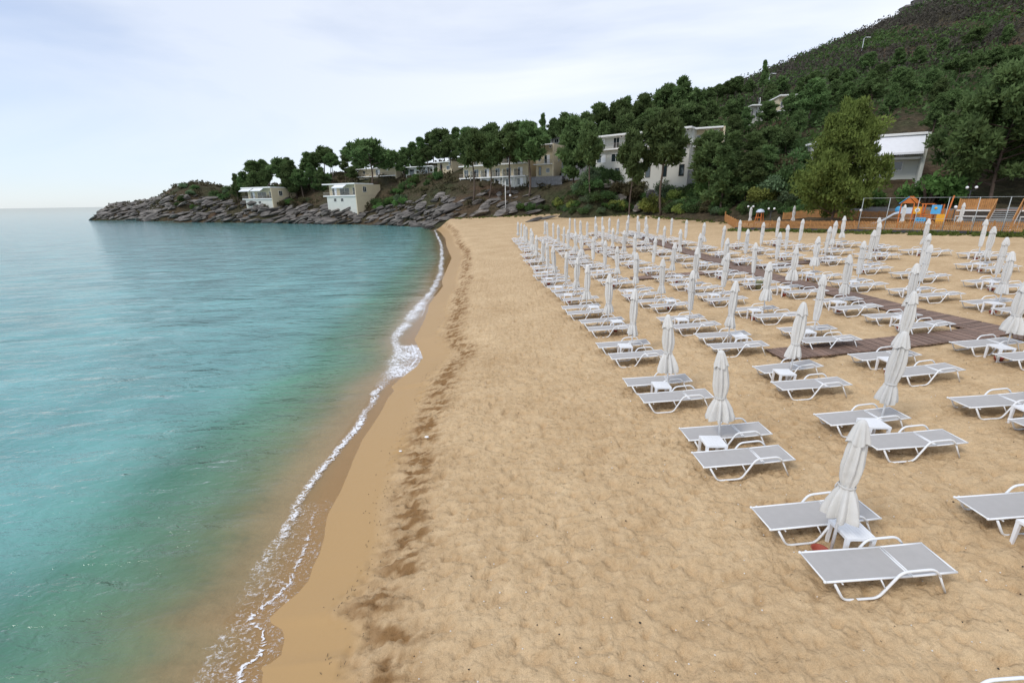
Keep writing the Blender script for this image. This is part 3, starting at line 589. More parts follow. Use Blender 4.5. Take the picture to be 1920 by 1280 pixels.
COLS = [
    [(5.1, 6.0), (4.75, 9.3), (4.55, 12.3), (4.4, 15.9), (4.2, 19.2), (3.7, 22.0), (3.6, 25.0), (3.3, 27.4), (3.0, 30.4), (2.7, 33.0), (2.5, 36.0), (2.2, 39.8), (2.1, 44.0), (2.1, 48.2), (1.8, 51.3), (1.6, 54.7), (1.3, 57.9), (1.0, 61.1)],
    [(8.75, 6.15), (8.7, 9.7), (8.3, 12.7), (8.0, 16.1), (7.6, 18.8), (7.5, 22.3), (6.9, 25.0), (6.7, 28.4), (6.6, 32.0), (6.3, 35.0), (5.8, 37.6), (5.7, 40.4), (5.4, 43.5), (5.4, 47.2), (5.2, 50.6), (5.0, 54.2), (4.6, 57.0), (4.4, 59.8)],
    [(12.2, 9.8), (11.8, 13.1), (11.2, 16.2), (11.1, 19.5), (10.7, 22.8), (10.4, 25.6), (10.0, 28.3), (9.9, 31.9), (9.5, 35.3), (9.5, 38.7), (9.2, 41.7), (8.9, 44.9), (9.0, 49.0), (8.6, 52.2), (8.4, 55.6), (8.2, 58.8), (7.8, 61.6)],
    [(15.6, 13.6), (15.3, 17.1), (14.9, 20.0), (14.5, 23.3), (13.8, 25.8), (13.5, 28.8), (13.3, 32.6), (13.4, 36.5), (13.3, 40.3), (12.8, 43.5), (13.1, 47.3), (12.6, 50.4), (12.2, 53.3), (11.9, 56.2), (11.6, 59.0), (11.1, 61.6)],
    [(20.0, 18.2), (19.2, 21.2), (18.2, 23.7), (17.7, 26.6), (17.4, 30.0), (16.9, 33.1), (16.9, 37.0), (17.0, 41.0), (17.0, 45.1), (16.8, 48.7), (16.2, 51.5), (15.7, 54.2), (15.4, 56.7), (14.9, 59.3)],
    [(23.4, 21.8), (22.3, 24.8), (21.8, 27.9), (21.4, 31.3), (20.4, 34.1), (20.3, 37.5), (20.2, 41.0)],
    [(26.9, 25.9), (25.1, 31.7), (24.2, 34.8), (23.7, 38.0), (23.7, 41.4)],
    [(30.0, 29.4), (28.6, 32.0), (27.7, 34.9), (27.2, 38.1)]]
FIX = {(0, 0): dict(style='flared', k=0, lean=(0.01, 0.0), tab=(0.33, 0.08), n=(.3, -.5), f=(.1, .62)), (0, 1): dict(style='flared', k=1, lean=(-0.11, 0.02), tab=(-0.33, -0.35), n=(.1, -.85), f=(.2, .2)), (0, 2): dict(style='flared', k=2, lean=(-0.08, 0), tab=(-0.28, -0.2), n=(-.05, -.77), f=(-.2, .37)),
       (0, 3): dict(style='half', k=0, lean=(-0.01, 0), tab=(-0.3, -0.2)), (1, 1): dict(style='half', k=1, lean=(0.02, 0), tab=(-0.5, -0.4), n=(-.13, -1.0), f=(-.38, .1)), (1, 2): dict(style='half', k=2, lean=(0.02, 0), tab=(-0.32, -0.25), n=(.05, -.93), f=(.16, .37)), (1, 3): dict(style='half', k=0, lean=(0.01, 0), tab=(0.35, -0.1)),
       (2, 1): dict(style='half', k=1, lean=(0, 0), tab=(-0.4, -0.2)), (2, 2): dict(style='slim', k=1, lean=(0.0, 0), tab=(-0.4, -0.2)), (3, 0): dict(style='flared', k=1, lean=(0, 0), tab=(-0.45, -0.25))}
LINE = ['line nearest the water', 'second line from the water', 'third line from the water', 'fourth line from the water', 'fifth line from the water', 'sixth line from the water', 'seventh line from the water', 'eighth line, nearest the playground']
rs = random.Random(3)
for ci, colm in enumerate(COLS):
    for ri, (x, y) in enumerate(colm):
        fx_ = FIX.get((ci, ri), {})
        far = ci >= 4 or y > 30
        st = fx_.get('style') or rs.choice(['slim', 'slim', 'slim', 'half'] if (ci >= 5 or y > 46) else ['half', 'flared', 'half', 'slim'] if ci < 4 else ['slim', 'half', 'slim', 'flared'])
        ln = fx_.get('lean') or (rs.gauss(-0.012, 0.025), rs.gauss(0, 0.025))
        tx, ty = fx_.get('tab') or (rs.uniform(-0.5, -0.25) if rs.random() < 0.85 else 0.32, rs.uniform(-0.34, -0.18))
        where = '%s back in the %s' % (ORD[ri + 1], LINE[ci])
        umbrella(x, y, st, fx_.get('k', rs.randrange(3)), ln, 'closed off-white umbrella, ' + where)
        side_table(x + tx, y + ty, rs.gauss(0, 0.05), 'white slatted side table by the umbrella ' + where, parts=y < 28)
        nf = fx_.get('n') or (0.02 + rs.gauss(0, 0.12), -0.86 + rs.gauss(0, 0.07)); ff = fx_.get('f') or (-0.06 + rs.gauss(0, 0.12), 0.39 + rs.gauss(0, 0.05))
        lounger(x + nf[0], y + nf[1], rs.gauss(0.03, 0.04), 'nearer grey lounger, umbrella ' + where)
        lounger(x + ff[0], y + ff[1], rs.gauss(0.02, 0.035), 'farther grey lounger, umbrella ' + where)
        if ri == 0 or rs.random() < 0.8:
            bx, by = (x - 0.15, y + 0.03) if (ci, ri) == (0, 0) else (x + tx - 0.08 + rs.gauss(0, 0.05), y + ty - 0.12)
            bowl(bx, by, 'red terracotta bowl on the sand, umbrella ' + where)
lounger(5.12, 3.36, 0.0, 'grey lounger cut off by the bottom edge of the picture')
o = empty('litter_bin', (16.3 - 2.6, 24.9, ground(13.7, 24.9)), 0, 'khaki bucket standing on the sand between the loungers', 'bucket')
MB().mat('khaki').lathe([(0.001, 0), (0.15, 0), (0.19, 0.42), (0.2, 0.43), (0.18, 0.43), (0.145, 0.03), (0.001, 0.03)], 18).build('tub', o)
MB().mat('galvanised').tube([(-0.19, 0, 0.42), (-0.13, 0, 0.58), (0, 0, 0.63), (0.13, 0, 0.58), (0.19, 0, 0.42)], 0.008, 6).build('handle', o)

# ------------------------------------------------------------------ boardwalk: brown planks on the sand
PLK = MB().mat('plank').box(-0.055, 0.055, -0.62, 0.62, 0.0, 0.035).mesh('plank')
def boardwalk(pts, label, limit, wd=1.0):
    """planks laid across the line; the nearest ones are parts, the rest one mesh"""
    o = empty('boardwalk', (0, 0, 0), 0, label, 'boardwalk'); seg = []
    for a, b_ in zip(pts[:-1], pts[1:]):
        L_ = math.dist(a, b_); n = int(L_ / 0.128)
        for i in range(n):
            t_ = (i + 0.5) / n; seg.append((a[0] + (b_[0] - a[0]) * t_, a[1] + (b_[1] - a[1]) * t_, math.atan2(b_[1] - a[1], b_[0] - a[0])))
    seg.sort(key=lambda s_: s_[1]); rest = MB().mat('plank')
    for i, (x, y, a) in enumerate(seg):
        z = ground(x, y) + 0.045 + random.uniform(-0.006, 0.006)
        sx = (ground(x + 0.3 * math.cos(a), y + 0.3 * math.sin(a)) - ground(x - 0.3 * math.cos(a), y - 0.3 * math.sin(a))) / 0.6
        cy_ = (ground(x - 0.3 * math.sin(a), y + 0.3 * math.cos(a)) - ground(x + 0.3 * math.sin(a), y - 0.3 * math.cos(a))) / 0.6
        M = Matrix.Translation((x, y, z)) @ Matrix.Rotation(a + random.gauss(0, 0.012), 4, 'Z') @ Matrix.Rotation(math.atan(cy_), 4, 'X') @ Matrix.Rotation(-math.atan(sx), 4, 'Y') @ Matrix.Diagonal((1, wd, 1, 1))
        if i < limit:
            p = link('plank', PLK, o); p.matrix_world = M
        else:
            v = [M @ Vector(c) for c in [(-0.055, -0.62, 0), (0.055, -0.62, 0), (0.055, 0.62, 0), (-0.055, 0.62, 0), (-0.055, -0.62, 0.035), (0.055, -0.62, 0.035), (0.055, 0.62, 0.035), (-0.055, 0.62, 0.035)]]
            rest.add(v, [(0, 3, 2, 1), (4, 5, 6, 7), (0, 1, 5, 4), (1, 2, 6, 5), (2, 3, 7, 6), (3, 0, 4, 7)])
    if rest.f: tag(rest.build('far_planks', o), kind='stuff')
    return o
boardwalk([(20.5, 12.3), (17.6, 15.3), (16.9, 18.5), (16.6, 22), (15.9, 27.5), (15.6, 36), (15.4, 59)], 'long dark brown plank path running between the umbrella lines to the playground', 120, 1.05)
boardwalk([(9.0, 14.75), (13.0, 15.15), (16.9, 15.6)], 'near side branch of dark brown planks reaching towards the water', 70, 0.85)
boardwalk([(8.0, 30.0), (15.3, 30.4)], 'second side branch of dark planks, farther up the beach', 0, 0.8)
boardwalk([(16.3, 31.3), (22.5, 32.0)], 'short plank branch on the landward side of the long path', 0, 0.8)
boardwalk([(7.2, 47.0), (15.1, 46.9)], 'third, most distant side branch of dark planks', 0, 0.8)

# ------------------------------------------------------------------ buildings
def facade(pL, YL, pR, YR, py=330):
    """frame whose x axis runs along the front from its left to its right end"""
    a = at(pL, py, YL); b_ = at(pR, py, YR); d = Vector((b_[0] - a[0], b_[1] - a[1], 0))
    return Vector((a[0], a[1], 0)), math.atan2(d.y, d.x), d.length
def zpx(x, y, Y): return at(x, y, Y)[2]
def window(par, x, z, w_, h_, y=0.0, kind='window', side=False, frame='trim_white', curtained=False):
    """window or glazed door standing in the wall plane y (front) or, with side=True, in the plane x"""
    def bx(mb, a0, a1, d0, d1, z0, z1):
        if side: mb.box(y + d0, y + d1, a0, a1, z0, z1)
        else: mb.box(a0, a1, y - d1, y - d0, z0, z1)
    f = MB().mat(frame); t_ = 0.07
    bx(f, x, x + t_, 0.003, 0.07, z, z + h_); bx(f, x + w_ - t_, x + w_, 0.003, 0.07, z, z + h_); bx(f, x + t_, x + w_ - t_, 0.003, 0.07, z + h_ - t_, z + h_); bx(f, x + t_, x + w_ - t_, 0.003, 0.07, z, z + t_)
    if w_ > 1.3: bx(f, x + w_ / 2 - 0.035, x + w_ / 2 + 0.035, 0.003, 0.06, z + t_, z + h_ - t_)
    o = f.build(kind, par)
    g = MB().mat('glass_dark'); bx(g, x + t_, x + w_ - t_, 0.004, 0.025, z + t_, z + h_ - t_); g.build('pane', o)
    if curtained:  # pale curtain panel over the right half of the glazing
        c = MB().mat('awning'); bx(c, x + w_ * 0.52, x + w_ - t_ - 0.02, 0.027, 0.035, z + t_, z + h_ - t_); c.build('curtain', o)
    return o
def railing(par, x0, x1, y, z, h_=0.95, step=0.16, ends=0.0, mat='rail_metal'):
    mb = MB().mat(mat)
    mb.box(x0, x1, y, y + 0.05, z + h_ - 0.05, z + h_); mb.box(x0, x1, y, y + 0.04, z + 0.08, z + 0.12)
    x = x0 + 0.05
    while x < x1: mb.box(x, x + 0.025, y + 0.01, y + 0.03, z + 0.12, z + h_ - 0.05); x += step
    if ends:
        for xe in (x0, x1 - 0.04): mb.box(xe, xe + 0.04, y + 0.05, y + ends, z + h_ - 0.05, z + h_)
    return mb.build('railing', par)
def wall_box(par, x0, x1, y0, y1, z0, z1, mat, name='wall'):
    return MB().mat(mat).box(x0, x1, y0, y1, z0, z1).build(name, par)
def awning(par, x0, x1, y, z, out, drop, mat='awning'):
    mb = MB().mat(mat); n = 6; vs = []; fs = []
    for k, off in ((0, 0), (1, -0.03)):
        for i in range(n + 1):
            t_ = i / n; vs += [(x0, y - out * t_, z - drop * t_ - 0.05 * math.sin(math.pi * t_) + off), (x1, y - out * t_, z - drop * t_ - 0.05 * math.sin(math.pi * t_) + off)]
    m_ = 2 * (n + 1)
    for i in range(n): a = 2 * i; fs += [(a, a + 2, a + 3, a + 1), (m_ + a, m_ + a + 1, m_ + a + 3, m_ + a + 2)]
    for a in range(0, m_ - 2, 2): fs += [(a, m_ + a, m_ + a + 2, a + 2), (a + 1, a + 3, m_ + a + 3, m_ + a + 1)]
    fs += [(0, 1, m_ + 1, m_), (m_ - 2, 2 * m_ - 2, 2 * m_ - 1, m_ - 1)]
    mb.add(vs, fs); o = mb.build('awning', par)
    r = MB().mat('rail_metal')
    for x in (x0 + 0.06, x1 - 0.06): r.tube([(x, y - 0.02, z - drop - 0.9), (x, y - out, z - drop - 0.03)], 0.025, 6)
    r.build('awning_arm', o)
    v = MB().mat(mat); v.box(x0, x1, y - out - 0.015, y - out + 0.0, z - drop - 0.24, z - drop - 0.035); v.build('valance', o)
    return o
def ac_unit(par, x, y, z):
    o = MB().mat('trim_white').box(x, x + 0.85, y - 0.32, y - 0.005, z, z + 0.6).build('air_conditioner', par)
    MB().mat('black_iron').lathe([(0.001, 0), (0.2, 0)], 14).build('fan_grille', o).matrix_local = Matrix.Translation((x + 0.35, y - 0.325, z + 0.3)) @ Matrix.Rotation(R(90), 4, 'X')

def villa(pL, YL, pR, YR, depth_, py_roof, py_slab, py_foot, label, two_awn):
    o0, rz, W = facade(pL, YL, pR, YR, (py_roof + py_foot) / 2); pm = (pL + pR) / 2; Ym = (YL + YR) / 2
    zr, zf, zb = zpx(pm, py_roof, Ym), zpx(pm, py_slab, Ym), zpx(pm, py_foot, Ym)
    o = empty('seafront_villa', (o0.x, o0.y, zb), rz, label, 'house'); r_, s_ = zr - zb, zf - zb
    wall_box(o, 0.9, W, 1.6, depth_, -2.5, r_ - 0.35, 'cream_wall')
    wall_box(o, 0.9, W - 0.25, 0.25, 1.598, -2.5, s_ - 0.3, 'pale_wall', 'lower_wall')
    wall_box(o, W - 0.25, W + 0.02, 0.0, 1.598, -2.5, r_ - 0.35, 'cream_wall', 'end_wall')
    wall_box(o, -0.3, W - 0.252, -0.1, 1.7, s_ - 0.298, s_, 'trim_white', 'balcony_slab')
    rf = wall_box(o, -0.2, W + 0.04, -0.2, depth_ * 0.72, r_ - 0.348, r_, 'trim_white', 'roof')
    MB().mat('cream_wall').box(0.9, W + 0.03, depth_ * 0.72 + 0.003, depth_ + 0.02, r_ - 0.9, r_ - 0.28).build('parapet', rf)
    for x in (W * 0.16, W * 0.80): window(o, x, s_ + 0.02, W * 0.14, 2.3, 1.6, 'glazed_door', curtained=True)
    window(o, W * 0.40, s_ + 0.02, W * 0.3, 2.2, 1.6, 'glazed_door')
    for x in (W * 0.28, W * 0.5): window(o, x, s_ - 1.9, W * 0.09, 1.1, 0.25)
    window(o, depth_ * 0.28, s_ + 0.9, 1.5, 1.7, W + 0.005, side=True)
    MB().mat('rail_metal').box(W + 0.004, W + 0.03, 2.0, depth_ * 0.8, s_ - 0.12, s_ - 0.06).build('ledge', o)
    railing(o, -0.25, W - 0.3, -0.06, s_, ends=1.6)
    if two_awn: awning(o, W * 0.02, W * 0.38, 0.0, r_ - 0.4, 1.5, 0.8); awning(o, W * 0.42, W * 0.76, 0.0, r_ - 0.4, 1.5, 0.8)
    else: awning(o, W * 0.38, W * 0.74, 0.0, r_ - 0.4, 1.5, 0.8)
    return o
villa(455, 176, 510, 170, 11, 351, 372.5, 386, 'small cream seafront villa with two awnings above the rocks, leftmost house', True)
villa(608, 155, 668, 148.5, 11, 344, 366.5, 396, 'cream villa with one awning on a tall pale base above the rocks', False)

def hotel(name, label, pL, YL, pR, YR, depth_, roof, slabs, foot, bays, wall='cream_wall', lower='pale_wall', dividers=True, rows=1):
    """long block with balconies; pixel heights are read at the middle of the front"""
    o0, rz, W = facade(pL, YL, pR, YR, (roof + foot) / 2); pm = (pL + pR) / 2; Ym = (YL + YR) / 2
    zb = zpx(pm, foot, Ym); zr = zpx(pm, roof, Ym) - zb; zs = [zpx(pm, s_, Ym) - zb for s_ in slabs]
    o = empty(name, (o0.x, o0.y, zb), rz, label, 'hotel')
    wall_box(o, 0, W, 1.5, depth_, -4, zr - 0.3, wall)
    wall_box(o, -0.5, W + 0.1, -0.3, depth_ + 0.3, zr - 0.298, zr, 'trim_white', 'roof')
    for k, z in enumerate(zs):
        wall_box(o, -0.3, W, -0.15, 1.498, z - 0.28, z, 'trim_white', 'balcony_slab')
        railing(o, -0.25, W - 0.05, -0.1, z, step=0.2)
        for b_ in range(bays):
            x0 = W * (b_ + 0.08) / bays; bw = W / bays
            window(o, x0 + 0.1, z + 0.02, min(1.5, bw * 0.42), 2.15, 1.5, 'glazed_door', curtained=(b_ + k) % 3 == 0)
            if dividers and b_: wall_box(o, W * b_ / bays - 0.06, W * b_ / bays + 0.06, 0.1, 1.497, z + 0.003, z + 1.75, lower, 'balcony_divider')
            if k == 0 and b_ % 2: ac_unit(o, x0 + bw * 0.5, 1.5, z + 2.0)
    zl = zs[-1] - 0.28
    wall_box(o, 0.3, W - 0.2, 0.6, 1.497, -4, zl - 0.003, lower, 'ground_floor')
    for b_ in range(bays):
        x0 = W * (b_ + 0.15) / bays; bw = W / bays
        if rows == 1: window(o, x0 + 0.2, max(zl - 2.6, 0.1), bw * 0.5, min(2.2, zl - 0.4), 0.6, 'window', frame='trim_white', curtained=True)
        else:
            window(o, x0, zl - 2.3, bw * 0.62, 1.6, 0.6, 'window', frame='trim_white', curtained=b_ % 2 == 0)
            window(o, x0 + bw * 0.3, zl - 5.6, bw * 0.3, 2.1, 0.6, 'door', frame='door_wood')
            continue
        MB().mat('trim_white').box(W * b_ / bays + 0.1, W * b_ / bays + 0.24, -0.1, 0.05, -3, zl - 0.003).build('post', o)
    return o
hotel('hotel_block', 'long cream three storey hotel block behind four tall pines above the rocks', 862, 138, 985, 126, 9, 288, [308, 331.5], 349, 6)
hotel('hotel_block', 'pale three storey hotel block half hidden by pines above the shrubs', 1113, 103, 1292, 90.5, 9, 247, [274], 331, 6, wall='pale_wall', lower='white_wall', dividers=False, rows=2)
def stack_house(name, label, pL, YL, pR, YR, depth_, roof, slabs, foot, right=None, cat='house', wall='cream_wall', aw=False, base=None):
    o0, rz, W = facade(pL, YL, pR, YR, (roof + foot) / 2); pm = (pL + pR) / 2; Ym = (YL + YR) / 2
    zb = zpx(pm, foot, Ym); zr = zpx(pm, roof, Ym) - zb; zs = [zpx(pm, s_, Ym) - zb for s_ in slabs]
    o = empty(name, (o0.x, o0.y, zb), rz, label, cat)
    wall_box(o, 0, W, 1.3, depth_, -4, zr - 0.26, wall)
    wall_box(o, W + 0.003, W + 0.35, -0.1, depth_, -4, zr - 0.05, wall, 'end_wall')
    wall_box(o, -0.3, W, -0.2, depth_ + 0.1, zr - 0.258, zr, 'trim_white', 'roof')
    for z in zs:
        wall_box(o, -0.2, W, -0.1, 1.297, z - 0.24, z, 'trim_white', 'balcony_slab')
        railing(o, -0.15, W - 0.05, -0.05, z, step=0.2)
        window(o, W * 0.45, z + 0.02, min(2.0, W * 0.3), 2.15, 1.3, 'glazed_door', curtained=True)
        window(o, W * 0.12, z + 0.7, min(1.0, W * 0.15), 1.2, 1.3)
    ac_unit(o, W * 0.72, 1.3, zr - 1.0)
    zl = (zs[-1] - 0.24) if zs else zr - 0.4
    window(o, W * 0.15, max(0.05, zl - 2.5), W * 0.14, min(2.1, max(zl - 0.2, 0.6)), 1.3, 'door', frame='door_wood')
    window(o, W * 0.55, max(0.5, zl - 1.9), W * 0.2, 1.1, 1.3)
    window(o, depth_ * 0.35, max(zl + 0.8, 0.8), 0.8, 1.5, W + 0.352, side=True)
    if aw:
        awning(o, 0.1, W - 0.1, 0.0, zr - 0.3, 1.0, 1.9)
    if base: MB().mat(base).box(-1.2, W + 3, -0.8, 1.2, -4.5, -0.05).build('terrace_wall', o)
    return o
stack_house('corner_house', 'cream stepped house joined to the right end of the long hotel', 1001, 126, 1036, 123.5, 8, 270, [307], 331, cat='house', base='stone_wall')
stack_house('tower_house', 'cream block with a tall end wall at the right of the pale hotel', 1297, 92, 1352, 90, 8, 238, [272], 318, cat='house', base='stone_wall')
stack_house('upper_house', 'small grey roofed house showing above the stepped cream house', 1016, 158, 1052, 153, 8, 253, [], 275, cat='house', wall='pale_wall')
stack_house('terrace_house', 'low white terrace house between the two hotel blocks', 1064, 123, 1112, 120, 7, 279, [], 302, cat='house', wall='white_wall', base='stone_wall')
stack_house('hill_house', 'cream house high in the pines with a blue window', 1462, 113, 1500, 112.4, 8, 177, [206], 226, cat='house')
stack_house('hill_house', 'narrow white house end showing left of the high cream house', 1410, 118, 1428, 117.8, 8, 196, [], 232, cat='house', wall='white_wall')
stack_house('back_house', 'cream two storey house behind the one awning villa', 668, 172, 742, 163, 9, 315, [330], 347, cat='house', base='stone_wall')
stack_house('back_house', 'pale house behind pines between the villas and the long hotel', 756, 160, 812, 154, 8, 312, [], 341, cat='house', wall='pale_wall', base='stone_wall')
stack_house('back_house', 'cream house beside the left end of the long hotel', 815, 150, 846, 146, 8, 303, [], 330, cat='house')
stack_house('back_house', 'low cream house among pines behind the two villas', 545, 186, 600, 181, 8, 344, [], 362, cat='house')
stack_house('awning_house', 'white house with one huge drawn awning behind the playground', 1618, 61, 1730, 58, 7, 251, [296], 328, cat='house', wall='pale_wall', aw=True)
stack_house('awning_house', 'white flat roofed house mostly hidden behind the olive green pine', 1545, 66, 1612, 65, 7, 259, [303], 328, cat='house', wall='white_wall')

# ------------------------------------------------------------------ rocks
def rock_mesh(seed, sx, sy, sz_, rough=0.28):
    bm = bmesh.new(); bmesh.ops.create_icosphere(bm, subdivisions=3, radius=1.0); rnd = np.random.RandomState(seed)
    pl = [(Vector(rnd.normal(size=3)).normalized(), rnd.uniform(0.55, 0.85)) for _ in range(12)]
    off = rnd.uniform(0, 50, 3)
    for v in bm.verts:
        p = v.co.copy()
        for n_, d_ in pl:                                   # cut flat faces
            k = p.dot(n_) - d_
            if k > 0: p -= n_ * k
        f_ = float(fbm(np.array([p.x * 1.6 + off[0]]), np.array([p.y * 1.6 + p.z * 2.3 + off[1]]), seed, 3)[0]) - 0.45
        lay = 0.07 * math.sin(p.z * 9 + off[2] + 3 * f_)    # bedding ledges
        p = p * (1 + rough * f_); p.x *= 1 + lay; p.y *= 1 + lay
        v.co = Vector((p.x * sx, p.y * sy, p.z * sz_))
    me = bpy.data.meshes.new('rock'); bm.to_mesh(me); bm.free(); me.materials.append(MATS['rock'])
    return me
RK = [rock_mesh(i, 1.0, 0.62, 0.30) for i in range(1, 7)] + [rock_mesh(i, 1.0, 0.8, 0.55) for i in range(7, 11)]
rr_ = random.Random(11)
cand = []
cx_ = np.random.uniform(-232, -12, 15000); cy_ = np.random.uniform(118, 262, 15000); cz_ = hill_z(cx_, cy_)
for x, y, z in zip(cx_, cy_, cz_):
    top = np.interp(x, [-230, -150, -110, -80, -55, -30], [9, 11, 8.5, 6.0, 5.0, 6.5]) * (0.6 + 0.4 * rr_.random())
    if -0.6 < z < top and y < 215 - 0.35 * (x + 100): cand.append((x, y, 0))
for k in range(150):                                         # the rock mass between the villas and the sand
    px_ = rr_.uniform(770, 1010); Yk = rr_.uniform(116, 140) - (px_ - 770) * 0.035
    X_, _, _ = at(px_, 400, Yk); cand.append((X_, Yk, 4))
cand.sort(key=lambda c: math.hypot(c[0], c[1]))
placed = []; nrock = 0; farv = []; farf = []; fo_ = 0
for x, y, back in cand:
    z = hz(x, y)
    if z < -1.6 or z > (7.5 if x > -70 else 12.5): continue
    s_ = 0.78 * rr_.uniform(1.0, 2.9) * (1.0 if y < 150 else 1.25)
    if any((x - p[0]) ** 2 + (y - p[1]) ** 2 < (0.40 * (s_ + p[2])) ** 2 for p in placed): continue
    if x > edge_x(y) + 1 and y < 117 and z < sz(x, y) + 0.3: continue
    placed.append((x, y, s_)); nrock += 1; rk = RK[rr_.randrange(len(RK))]
    M = Matrix.LocRotScale(Vector((x, y, max(z, SEA) + 0.12 * s_)), Matrix.Rotation(rr_.gauss(0.35, 0.45), 3, 'Z') @ Matrix.Rotation(rr_.gauss(-0.28, 0.12), 3, 'Y') @ Matrix.Rotation(rr_.gauss(-0.1, 0.15), 3, 'X'), Vector((s_ * rr_.uniform(1.0, 1.9), s_, s_ * rr_.uniform(0.6, 1.1))))
    if nrock <= 280: link('rock', rk, hill).matrix_world = M
    else:
        co = np.empty(len(rk.vertices) * 3, np.float32); rk.vertices.foreach_get('co', co); A_ = np.array(M)
        farv.append(co.reshape(-1, 3) @ A_[:3, :3].T + A_[:3, 3]); ix = np.empty(len(rk.loops), np.int32); rk.loops.foreach_get('vertex_index', ix); farf.append(ix.reshape(-1, 3) + fo_); fo_ += len(rk.vertices)
    if nrock >= 1500: break
me = bpy.data.meshes.new('far_rocks'); me.from_pydata(np.concatenate(farv).tolist(), [], np.concatenate(farf).tolist()); me.materials.append(MATS['rock']); tag(link('far_rocks', me, hill), kind='stuff')
def boulder(px_, Y, s_, k, label, sc=(1, 1, 1), rz=0.0, dz=0.2, z=None):
    X_, _, _ = at(px_, 400, Y); zz = max(sz(X_, Y), hz(X_, Y)) if z is None else z
    o = link('boulder', RK[k], None, (X_, Y, zz + dz * s_)); o.scale = (s_ * sc[0], s_ * sc[1], s_ * sc[2]); o.rotation_euler = (0.1, -0.2, rz)
    return tag(o, label, 'rock', 'boulders at the back of the beach')
boulder(1002, 94, 1.7, 1, 'dark slanting rock slab on the open sand, left of its twin', (1.2, .7, .8), 0.3)
boulder(1027, 97, 1.8, 3, 'low dark rock slab on the open sand, right of its twin', (1.3, .6, .5), 0.0)
boulder(1138, 99, 1.5, 8, 'pale boulder at the foot of the shrubs, leftmost of the white ones', (1, 1, 1.3), 0.6)
boulder(1162, 97, 1.6, 7, 'broad pale boulder at the foot of the shrubs, left of the upright one', (1.1, 1, 1.0), 0.2)
boulder(1197, 94, 1.7, 9, 'tall pale boulder behind the last umbrellas', (1, .9, 1.2), 1.2)
boulder(1219, 93, 1.6, 7, 'upright grey boulder standing at the foot of the bank', (.75, .75, 2.4), 0.4, dz=0.7)
boulder(1362, 74, 1.6, 9, 'grey boulder on the bank among shrubs above the picket fence', (1, 1, 1), 0.8, z=hz(at(1362, 400, 74)[0], 74))
for px_, py_, Yk, s_, lab in [(1758, 47, 235, 6, 'broad pale rock outcrop high on the hill beside the tall mast'), (1703, 67, 225, 4.2, 'small pale rock outcrop high on the hill left of the mast'), (1725, 85, 215, 5, 'streaked grey rock face on the upper hill')]:
    X_, Y_, Z_ = at(px_, py_, Yk); o = link('boulder', RK[8], None, (X_, Y_, hz(X_, Y_) + 0.8)); o.scale = (s_ * 1.4, s_, s_ * 1.1); tag(o, lab, 'rock')

# ------------------------------------------------------------------ trees and shrubs
def leaf_cloud(centres, radii, per, size, seed, mat, name, flat=0.75, elong=1.0):
    """leaf-sized triangles spread through clumps"""
    rnd = np.random.RandomState(seed); C = np.repeat(np.array(centres), per, 0); Rr = np.repeat(np.array(radii), per)[:, None]
    n = len(C); d = rnd.normal(size=(n, 3)); d /= np.linalg.norm(d, axis=1)[:, None]
    P = C + d * Rr * (rnd.uniform(0.15, 1.55, (n, 1)) ** 0.75) * np.array([1, 1, flat])
    a = rnd.normal(size=(n, 3)) * 0.8 + d * 0.7 + np.array([0, 0, 0.5]); a /= np.linalg.norm(a, axis=1)[:, None]
    b_ = np.cross(a, rnd.normal(size=(n, 3))); b_ /= np.linalg.norm(b_, axis=1)[:, None]
    s_ = size * rnd.uniform(0.6, 1.4, (n, 1))
    v = np.stack([P - b_ * s_ * 0.5, P + b_ * s_ * 0.5, P + a * s_ * elong], 1).reshape(-1, 3)
    me = bpy.data.meshes.new(name); me.vertices.add(3 * n); me.vertices.foreach_set('co', v.astype(np.float32).ravel())
    me.loops.add(3 * n); me.loops.foreach_set('vertex_index', np.arange(3 * n, dtype=np.int32)); me.polygons.add(n)
    me.polygons.foreach_set('loop_start', np.arange(0, 3 * n, 3, dtype=np.int32)); me.update(calc_edges=True); me.materials.append(MATS[mat])
    return me
